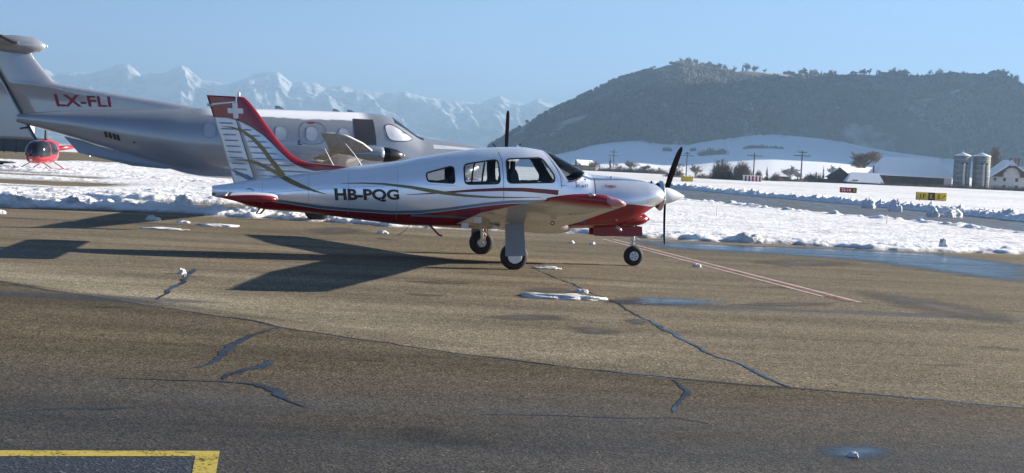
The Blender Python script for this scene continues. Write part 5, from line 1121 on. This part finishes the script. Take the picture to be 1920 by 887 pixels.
MB().box(-.06, -.005, -1.6, 1.6, 0, 2.6).build('barn_door', TILE, GB)
e0 = [(103.68, -0.09), (114.87, -0.13)]
LS = thing('low_dark_shed', 'long low dark shed between the tall pole and the gabled barn', 'shed', (e0[0][0], 455, gbase(0, 455) - .05), 0)
ew = e0[1][0] - e0[0][0]; MB().box(0, ew, 0, 3, 0, 1.45).build('wall', SBLK, LS); MB().prism([(-.2, 1.45), (ew + .2, 1.35), (ew + .1, 1.65), (-.1, 1.72)], -.3, 3.3).build('roof', TILE, LS)
for k in range(5): MB().box(.6 + k * 2.1, 1.9 + k * 2.1, -.04, -.002, .5, 1.2).build('window', GLASSD, LS)
def silo(cx, w, ztop, label):
    T = thing('silo', label, 'silo', (cx, FY - 6, gbase(cx, FY) - .1), 0, 'concrete silos beside the barn'); r_ = w / 2
    MB().lathe([(0, r_), (ztop, r_)], 'z', (0, 0, 0), 40).build('tower', CONC, T, True)
    MB().lathe([(ztop + .001, r_ + .15), (ztop + .16, r_ + .12), (ztop + 1.25, .05)], 'z', (0, 0, 0), 40).build('snow_cap', SNOWR, T, True)
    for k in range(6): MB().lathe([(ztop * (k + .5) / 6.3, r_ + .03), (ztop * (k + .5) / 6.3 + .08, r_ + .03)], 'z', (0, 0, 0), 40, False).build('hoop', METAL, T)
    MB().box(-.55, .15, -r_ - .45, -r_ + .2, .8, ztop * .78).build('filling_chute', PLAST, T); MB().box(-1.1, 1.1, -r_ - .30, -r_ + .35, ztop * .74, ztop * .79).build('chute_bracket', SBLK, T)
    MB().box(.3, .62, -r_ - .30, -r_ + .2, .4, ztop * .74).build('ladder', SBLK, T); MB().tube([(0, 0, ztop + 1.2), (0, 0, ztop + 1.7)], .06, 6).build('finial', METAL, T)
q0 = [(155.06, 11.59), (160.71, 11.86), (161.85, 11.72), (167.69, 12.0)]
silo((q0[0][0] + q0[1][0]) / 2, q0[1][0] - q0[0][0], q0[0][1], 'left one of the two grey concrete silos, next to the barn'); silo((q0[2][0] + q0[3][0]) / 2, q0[3][0] - q0[2][0], q0[2][1], 'right one of the two grey concrete silos, next to the house')
h0 = [(173.91, 4.95), (181.09, 11.35), (189.21, 4.31), (177.28, 1.4), (179.52, 5.8), (184.81, 5.66)]
HX = h0[0][0]; HW = h0[2][0] - HX; HR_ = h0[1][1]; HE_ = h0[0][1]; cx = HW / 2 - .2
HO = thing('farmhouse', 'pale farmhouse with arched gable and snowy roof at the right edge', 'house', (HX, 470, gbase(HX, 470) - .1), R(-8))
MB().add([(.8, 0, 0), (HW - .8, 0, 0), (HW - .8, 0, HE_ + .3), (cx + 4.3, 0, HE_ + 2.6), (cx, 0, HE_ + 4.2), (cx - 4.3, 0, HE_ + 2.6), (.8, 0, HE_ + .3), (.8, 14, 0), (HW - .8, 14, 0), (HW - .8, 14, HE_), (cx, 14, HE_ + 4.2), (.8, 14, HE_)], [(0, 1, 2, 3, 4, 5, 6), (7, 11, 10, 9, 8), (0, 6, 11, 7), (1, 8, 9, 2), (0, 7, 8, 1)]).build('wall', PLAST, HO)
arc = [(cx + 3.1 * math.cos(t), HE_ + .4 + 3.1 * math.sin(t)) for t in np.linspace(0, math.pi, 15)]
MB().prism([(.1, HE_)] + [(cx - 3.15, HE_)] + list(reversed(arc)) + [(cx + 3.15, HE_), (HW - .1, HE_), (cx + 1.7, HR_ - 2.3), (cx - 1.7, HR_ - 2.3)], -1.2, -.02).build('arched_gable_boarding', TILE, HO)
for s in (-1, 1):
    xe = cx + s * (HW / 2 + .1); MB().add([(cx + s * .0, 1.2, HR_), (cx, 15, HR_), (xe, 15, HE_ - .1), (xe, -1.3, HE_ - .1), (cx + s * 1.7, -1.3, HR_ - 2.2), (cx, 1.2, HR_ - .25), (cx, 15, HR_ - .25), (xe, 15, HE_ - .4), (xe, -1.3, HE_ - .4), (cx + s * 1.7, -1.3, HR_ - 2.5)], [(0, 1, 2, 3, 4), (5, 9, 8, 7, 6), (0, 5, 6, 1), (1, 6, 7, 2), (2, 7, 8, 3), (3, 8, 9, 4), (4, 9, 5, 0)]).build('roof', SNOWR, HO)
MB().add([(cx, 1.2, HR_ + .01), (cx - 1.7, -1.32, HR_ - 2.2), (cx + 1.7, -1.32, HR_ - 2.2)], [(0, 1, 2)]).build('half_hip', SNOWR, HO)
for x in (cx - 2.3, cx + 2.0):
    for z, hh in ((HE_ - 1.6, 1.3), (.8, 1.2)):
        w_ = MB().box(x - .5, x + .5, -.06, -.003, z, z + hh).build('window', GLASSD, HO); MB().box(x - .62, x + .62, -.12, -.001, z - .12, z - .02).build('sill', SWHT, w_)
for x in (1.4, HW - 2.2): MB().box(x, x + .9, -.06, -.003, HE_ - 1.5, HE_ - .4).build('window', GLASSD, HO)
MB().box(cx - 2.0, cx - 1.6, -.05, -.003, HE_ + 1.9, HE_ + 2.3).build('attic_window', GLASSD, HO)
for (x, y) in ((cx, 2.5), (cx + 2.2, 5), (cx + 3.6, 6)): ch = MB().box(x - .4, x + .4, y - .4, y + .4, HR_ - 2.5, HR_ + .7).build('chimney', TILE, HO)
# small houses beyond the trees
def cottage(px, Y, w, h, lab, rz=.5):
    x, z = px; T = thing('cottage', lab, 'house', (x, Y, z), rz); MB().box(-w / 2, w / 2, -w * .35, w * .35, 0, h * .55).build('wall', WOOD, T)
    MB().add([(-w * .58, -w * .45, h * .5), (w * .58, -w * .45, h * .5), (w * .58, w * .45, h * .5), (-w * .58, w * .45, h * .5), (-w * .58, 0, h), (w * .58, 0, h)], [(0, 1, 5, 4), (2, 3, 4, 5), (0, 4, 3), (1, 2, 5), (0, 3, 2, 1)]).build('roof', SNOWR, T)
    MB().box(-w * .1, w * .1, -w * .36, -w * .351, h * .1, h * .4).build('window', GLASSD, T)
cottage([(38.35, -0.16)][0], 720, 11, 6, 'small brown cottage with sunlit snow roof behind the windshield', .7)
cottage([(104.13, 0.1)][0], 500, 5, 3.4, 'tiny hut with blue snow roof among trees left of the tall pole', .2)
# ------------------------------------------------------------------ trees, hedges and poles
def bare_tree(seed, H=10.0, spread=1.0, levels=5, trunk=.28, up=.55, twig=.05, kids=4, first=.25):
    """unit built at real size: returns (trunk MB, crown MB)"""
    r_ = random.Random(seed); T, Cn = MB(), MB()
    def grow(p, d, L, rad, lv):
        n = 3; pts = [p]; dd = d.copy()
        for i in range(n):
            dd = (dd + Vector((r_.uniform(-.22, .22), r_.uniform(-.22, .22), r_.uniform(-.10, .16)))).normalized(); pts.append(pts[-1] + dd * L / n)
        tgt = T if lv <= 1 else Cn
        tgt.tube(pts, [rad, rad * .85, rad * .72, rad * .55], 6 if lv <= 1 else 3, False)
        if lv >= levels: return
        k = kids if lv else kids + 2
        for i in range(k):
            t = r_.uniform(first if lv == 0 else .35, 1.0); q = pts[0].lerp(pts[-1], t) if lv else pts[min(3, int(t * 3))].lerp(pts[min(3, int(t * 3) + 1)], t * 3 % 1)
            a = r_.uniform(0, 6.28); out = Vector((math.cos(a), math.sin(a), 0)) * spread; nd = (dd * up + out * r_.uniform(.45, 1.0) + Vector((0, 0, r_.uniform(.05, .5)))).normalized()
            grow(q, nd, L * r_.uniform(.52, .74), max(rad * r_.uniform(.40, .55), twig), lv + 1)
    grow(Vector((0, 0, 0)), Vector((0, 0, 1)), H * .46, trunk, 0)
    return T, Cn
def bush(seed, W, H, n=480, twig=.05):
    r_ = random.Random(seed); T, Cn = MB(), MB()
    for i in range(n):
        a = r_.uniform(0, 6.28); rr = math.sqrt(r_.random()) * W / 2; bx, by = rr * math.cos(a) * .7, rr * math.sin(a) * .7
        hh = H * math.sqrt(max(.05, 1 - (rr / (W / 2)) ** 2)) * r_.uniform(.55, 1.05); ln = Vector((bx * .5 + r_.uniform(-.5, .5), by * .5 + r_.uniform(-.5, .5), hh))
        p0 = Vector((bx * .6, by * .6, 0)); p1 = p0 + ln * .55; p2 = p0 + ln
        (T if i < 14 else Cn).tube([p0, p1, p2], [twig * (2.2 if i < 14 else 1.2), twig, twig * .5], 3, False)
        for k in range(7):
            t = r_.uniform(.3, 1.0); q = p0.lerp(p2, t); e = q + Vector((r_.uniform(-.8, .8), r_.uniform(-.8, .8), r_.uniform(.2, 1.1))) * H / 8
            Cn.tube([q, e], [twig * .7, twig * .4], 3, False)
    return T, Cn
def conifer(seed, H, W):
    r_ = random.Random(seed); T, Cn = MB(), MB(); T.tube([(0, 0, 0), (0, 0, H)], [.03 * H, .02], 6)
    for i in range(int(60 + H * 6)):
        t = r_.random() ** .8; z = H * (.08 + .92 * t); L = W / 2 * (1 - t) * r_.uniform(.6, 1.15) + .12; a = r_.uniform(0, 6.28); d = Vector((math.cos(a), math.sin(a), -.25 + r_.uniform(-.1, .25))); s = Vector((-math.sin(a), math.cos(a), 0)) * L * .38
        p = Vector((0, 0, z)); Cn.add([p, p + d * L * .6 + s, p + d * L, p + d * L * .6 - s, p + d * L * .5 + Vector((0, 0, -.3 * L))], [(0, 1, 2), (0, 2, 3), (0, 1, 4), (0, 4, 3), (1, 2, 4), (2, 3, 4)])
    return T, Cn
def proto(name, tc, crownmat, barkmat=None):
    t, c = tc; return (t.build('trunk', barkmat or BARK), c.build('crown', crownmat))
def plant_tree(pr, name, label, cat, x, y, z, sx, sz, rz, group=None):
    T = thing(name, label, cat, (x, y, z), rz, group); T.scale = (sx, sx, sz)
    for p_ in pr: c = p_.copy(); COL.objects.link(c); c.parent = T
    return T
PR = {'tree': [proto('t', bare_tree(s, 10, 1.15, 5, .24, .50, .045, 4, .06), TWIG) for s in (1, 2, 3)],
      'frost': [proto('t', bare_tree(s, 10, 1.1, 5, .22, .5, .06), TWIGF) for s in (4,)],
      'oak': [proto('t', bare_tree(11, 10, 1.25, 5, .34, .62, .030, 5, .30), TWIG)],
      'poplar': [proto('t', bare_tree(8, 10, .24, 4, .20, 1.0, .035, 6, .12), TWIG)],
      'bush': [proto('b', bush(s, 10, 7), TWIG) for s in (21, 22)], 'low': [proto('b', bush(s, 6, 3, 140), TWIG) for s in (23, 24)],
      'con': [proto('c', conifer(s, 10, 4.2), NEEDLE) for s in (31, 32)]}
def tree_at(kind, k, Y, u, base, top, w_scale, label, name=None, cat='tree', group=None):
    """u/base/top already converted: x, z0, z1"""
    pr = PR[kind][k % len(PR[kind])]; h = top - base; nat = max(c[2] for c in pr[1].bound_box) * .97; s = h / nat
    return plant_tree(pr, name or {'bush': 'bare_bush', 'low': 'low_shrub', 'con': 'conifer_tree', 'oak': 'oak_tree', 'poplar': 'poplar_tree'}.get(kind, 'bare_tree'), label, cat, u, Y, base, s * w_scale, s, rng.uniform(0, 6.28), group)
VG = 'trees between the airfield and the snowy slope'
for (kind, k, Y, q, ws_, lab) in [
    ('bush', 0, 372, [(60.02, -0.62), (59.64, 6.17)], 1.0, 'left one of two big rounded bare bushes by the striped hut'),
    ('bush', 1, 368, [(65.04, -0.33), (64.68, 5.93)], 1.0, 'right one of two big rounded bare bushes by the striped hut'),
    ('con', 0, 420, [(82.42, -0.06), (82.13, 4.82)], 1.0, 'dark green bushy conifer just right of the striped hut'),
    ('bush', 1, 440, [(83.59, -0.09), (83.36, 3.93)], .7, 'small bare bush behind the striped hut'),
    ('low', 0, 430, [(87.6, -0.12), (87.43, 2.91)], 1.1, 'brown shrub between dark conifer and frosted tree'),
    ('frost', 0, 440, [(94.6, -0.3), (94.25, 5.54)], 1.15, 'frosted pale tree standing left of the tallest pole'),
    ('frost', 0, 445, [(98.44, -0.01), (98.19, 4.05)], 1.2, 'small frosted tree at the foot of the tallest pole'),
    ('con', 1, 480, [(115.3, 1.09), (114.95, 6.86)], .62, 'slender dark conifer left of the gabled barn'),
    ('frost', 0, 600, [(148.83, 1.66), (148.43, 8.13)], .7, 'pale frosted tree between slender conifer and gabled barn'),
    ('low', 1, 480, [(112.35, 0.35), (112.12, 4.13)], 1.0, 'bare shrub behind the long low shed'),
    ('low', 0, 480, [(109.75, 0.23), (109.56, 3.41)], 1.0, 'small bare shrub right beside the tallest pole'),
    ('oak', 0, 490, [(132.73, 2.19), (132.02, 13.56)], 1.25, 'broad leafless oak rising behind the gabled barn'),
    ('poplar', 0, 500, [(185.59, 2.69), (184.59, 17.39)], 1.0, 'narrow bare poplar behind the right silo'),
    ('poplar', 0, 503, [(187.96, 2.76), (187.03, 16.3)], .9, 'second narrow bare poplar between right silo and farmhouse'),
    ('tree', 0, 400, [(51.71, -0.74), (51.43, 4.41)], 1.1, 'bare tree just right of the raised propeller blade'),
    ('tree', 1, 405, [(56.57, -0.74), (56.29, 4.3)], 1.0, 'bare tree behind the plain yellow sign box'),
    ('low', 0, 400, [(49.39, -1.01), (49.19, 2.64)], 1.2, 'bare shrub behind the raised propeller blade'),
    ('low', 1, 395, [(57.97, -0.71), (57.84, 1.75)], 1.4, 'low bare shrub left of the two big bushes'),
    ('con', 0, 700, [(32.95, -0.9), (32.56, 6.94)], 1.1, 'dark conifer left of the small brown cottage'),
    ('con', 1, 700, [(40.53, -0.83), (40.18, 6.14)], .95, 'dark conifer just right of the small brown cottage'),
    ('con', 0, 690, [(50.88, -0.85), (50.41, 8.3)], .8, 'tallest narrow conifer beside the leftmost pole'),
    ('con', 1, 710, [(46.72, -0.6), (46.46, 4.41)], 1.0, 'short conifer left of the leftmost pole'),
    ('con', 0, 680, [(73.07, -0.59), (72.85, 3.65)], 1.0, 'small conifer over the airplane cowling'),
    ('tree', 2, 690, [(42.82, -0.66), (42.53, 5.07)], 1.2, 'bare tree between the two conifers by the cottage'),
    ('tree', 0, 690, [(54.61, -0.68), (54.32, 4.76)], 1.4, 'bare tree right of the leftmost pole'),
    ('tree', 1, 680, [(60.61, -0.61), (60.23, 6.73)], 1.1, 'taller rounded bare tree above the middle of the cowling'),
    ('tree', 2, 680, [(67.69, -0.56), (67.42, 4.52)], 1.3, 'bare tree between the rounded tree and small conifer'),
    ('tree', 0, 670, [(75.89, -0.37), (75.69, 3.52)], 1.3, 'bare tree right of the small conifer over the cowling'),
    ('tree', 1, 690, [(35.65, -1.0), (35.41, 3.87)], 1.2, 'bare tree beside the small brown cottage')]:
    (x, z0), (_, z1) = q; tree_at(kind, k, Y, x, z0 - .2, z1, ws_, lab, None, 'bush' if kind in ('bush', 'low') else 'tree', VG)
def hedge(name, label, pts, Y, n, kind='low', h=(1.0, 2.0), seed=0, zfun=None, group=None):
    """one joined line of shrubs nobody could count"""
    r_ = random.Random(seed); mb = MB()
    for i in range(n):
        t = r_.random(); x = pts[0][0] + (pts[1][0] - pts[0][0]) * t; y = Y + r_.uniform(-3, 3); z = (pts[0][1] + (pts[1][1] - pts[0][1]) * t) if zfun is None else zfun(x, y); hh = r_.uniform(*h)
        for k in range(26):
            a = r_.uniform(0, 6.28); d = Vector((math.cos(a) * r_.uniform(.1, .8), math.sin(a) * .5, r_.uniform(.4, 1.0))) * hh; p = Vector((x + r_.uniform(-.8, .8), y, z - .1)); mb.tube([p, p + d * .6, p + d], [.05, .045, .03], 3, False)
    return tag(mb.build(name, TWIG), label, 'hedge', group, 'stuff')
hedge('hedgerow', 'line of low dark brush along the far edge of the snow field', [(25.19, -3.3), (78.46, -2.13)], 640, 260, h=(1.2, 2.8), seed=1)
hedge('hedgerow', 'line of brown brush in front of the distant trees', [(29.51, -1.79), (80.43, -0.52)], 680, 300, h=(1.8, 4.6), seed=2)
hedge('hedgerow', 'scrubby dark brush at the foot of the farm buildings', [(125.42, -0.68), (179.43, 0.22)], 440, 300, h=(.9, 2.6), seed=3)
hedge('hedgerow', 'brown brush strip below the two big bare bushes', [(45.83, -1.24), (71.9, -0.33)], 380, 130, h=(.8, 2.2), seed=4)
hedge('hedgerow', 'brush strip between striped hut and tall pole', [(85.13, -0.63), (100.86, -0.26)], 445, 60, h=(.8, 2.0), seed=5)
# poles carrying power lines
def pole(u, base, top, Y, arms, label, tilt=0):
    T = thing('power_pole', label, 'power pole', (u, Y, base), R(12), 'wooden power poles'); h = top - base
    MB().tube([(0, 0, 0), (0, 0, h)], [.28, .20], 10).build('mast', BARK, T)
    for i, (dz, w) in enumerate(arms):
        a = MB().box(-w / 2, w / 2, -.12, .12, h - dz - .12, h - dz + .12).build('crossarm', BARK, T)
        for x in (-w / 2 + .2, -w / 5, w / 5, w / 2 - .2): MB().tube([(x, 0, h - dz + .13), (x, 0, h - dz + .55)], .08, 6).build('insulator', GREYP, a)
for q, Y, arms, lab in [([(101.43, -0.39), (101.2, 11.33)], 455, [(.7, 3.6), (1.9, 6.2)], 'tallest and nearest power pole with two crossarms'),
    ([(92.92, -0.63), (92.7, 10.48)], 500, [(1.2, 6.0)], 'power pole behind the striped hut with one long crossarm'),
    ([(74.7, -1.36), (74.52, 10.5)], 560, [(.6, 2.4), (1.6, 6.0)], 'power pole just right of the raised propeller blade'),
    ([(48.8, -0.86), (48.84, 11.25)], 640, [(1.2, 4.0), (3.0, 5.2)], 'leftmost power pole beyond the airplane cowling')]:
    pole(q[0][0], q[0][1], q[1][1], Y, arms, lab)
# pylon and shrubs on the shaded slope
def slope_z(x, y): return float(hill_z(np.array(x / y), np.array(float(y))))
yp = 2050.0; xp = [(338.54, 32.78)][0][0]; zp = slope_z(xp, yp)
PY = thing('lattice_pylon', 'slender lattice pylon on the blue shaded snow slope', 'pylon', (xp, yp, zp - 1), 0)
for sx in (-1, 1):
    for sy in (-1, 1): MB().tube([(sx * 2.2, sy * 2.2, 0), (sx * .4, sy * .4, 26)], [.35, .22], 5).build('leg', METAL, PY)
for k in range(7):
    t = k / 7; w = 2.2 - 1.8 * t; w2 = 2.2 - 1.8 * (t + 1 / 7); MB().tube([(-w, -w, 26 * t), (w2, -w2, 26 * (t + 1 / 7))], .16, 4).build('brace', METAL, PY); MB().tube([(w, -w, 26 * t), (-w2, -w2, 26 * (t + 1 / 7))], .16, 4).build('brace', METAL, PY)
k = 0
for us, Yq, hs in (([(305.55, 36.83), (312.57, 36.29), (318.67, 36.57), (329.22, 35.33), (335.13, 39.09), (340.55, 35.86)], 2100, (8, 15)), ([(400.36, 39.97), (407.72, 42.19), (415.19, 42.54), (422.71, 41.96), (430.18, 42.31), (437.65, 42.66), (446.1, 42.12), (454.5, 42.52), (463.84, 42.96)], 2250, (5, 9)), ([(279.32, 41.55), (286.34, 40.88), (331.16, 42.99)], 2400, (7, 10))):
    for io, (x, z) in enumerate(us):
        h = rng.uniform(*hs); T = plant_tree(PR['low'][k % 2], 'slope_shrub', ['first', 'second', 'third', 'fourth', 'fifth', 'sixth', 'seventh', 'eighth', 'ninth'][io] + ' shrub from the left ' + {2100: 'in the clump left of the lattice pylon', 2250: 'in the dark row on the shaded snow slope', 2400: 'among the high lone shrubs on the shaded slope'}[Yq], 'bush', x, Yq, slope_z(x, Yq) - .3, h / 3.3 * 1.1, h / 3.3, k * 1.3, 'shrubs on the shaded slope'); k += 1
# trees standing out along the hill crest
CB = [proto('t', bare_tree(s, 10, 1.1, 4, .42, .6, .16, 4, .35), TWIG) for s in (41, 42, 43)]
for k, a in enumerate(np.concatenate([rng.uniform(.118, .155, 16), rng.uniform(.155, .19, 16), rng.uniform(.215, .245, 10), rng.uniform(.262, .30, 18), np.array([.2955, .3175, .3205, .3235, .3265, .3345, .345]), rng.uniform(.373, .389, 9), rng.uniform(.03, .11, 16)])):
    a = a + rng.uniform(-.001, .001); Y = float(hill_yr(a)) - rng.uniform(2, 25); h = rng.uniform(15, 26) if a > .11 else rng.uniform(9, 14)
    con = rng.random() < .2; pr = PR['con'][k % 2] if con else CB[k % 3]
    plant_tree(pr, 'crest_tree', 'dark tree outlined against the sky along the crest of the wooded hill', 'tree', a * Y, Y, float(hill_z(np.array(a), np.array(Y))) - 1.5, h / 10.5, h / 10.5, k * 1.7, 'trees along the hill crest')
for key in PR:
    for pr in PR[key]:
        for o in pr: bpy.data.objects.remove(o)
for pr in CB:
    for o in pr: bpy.data.objects.remove(o)
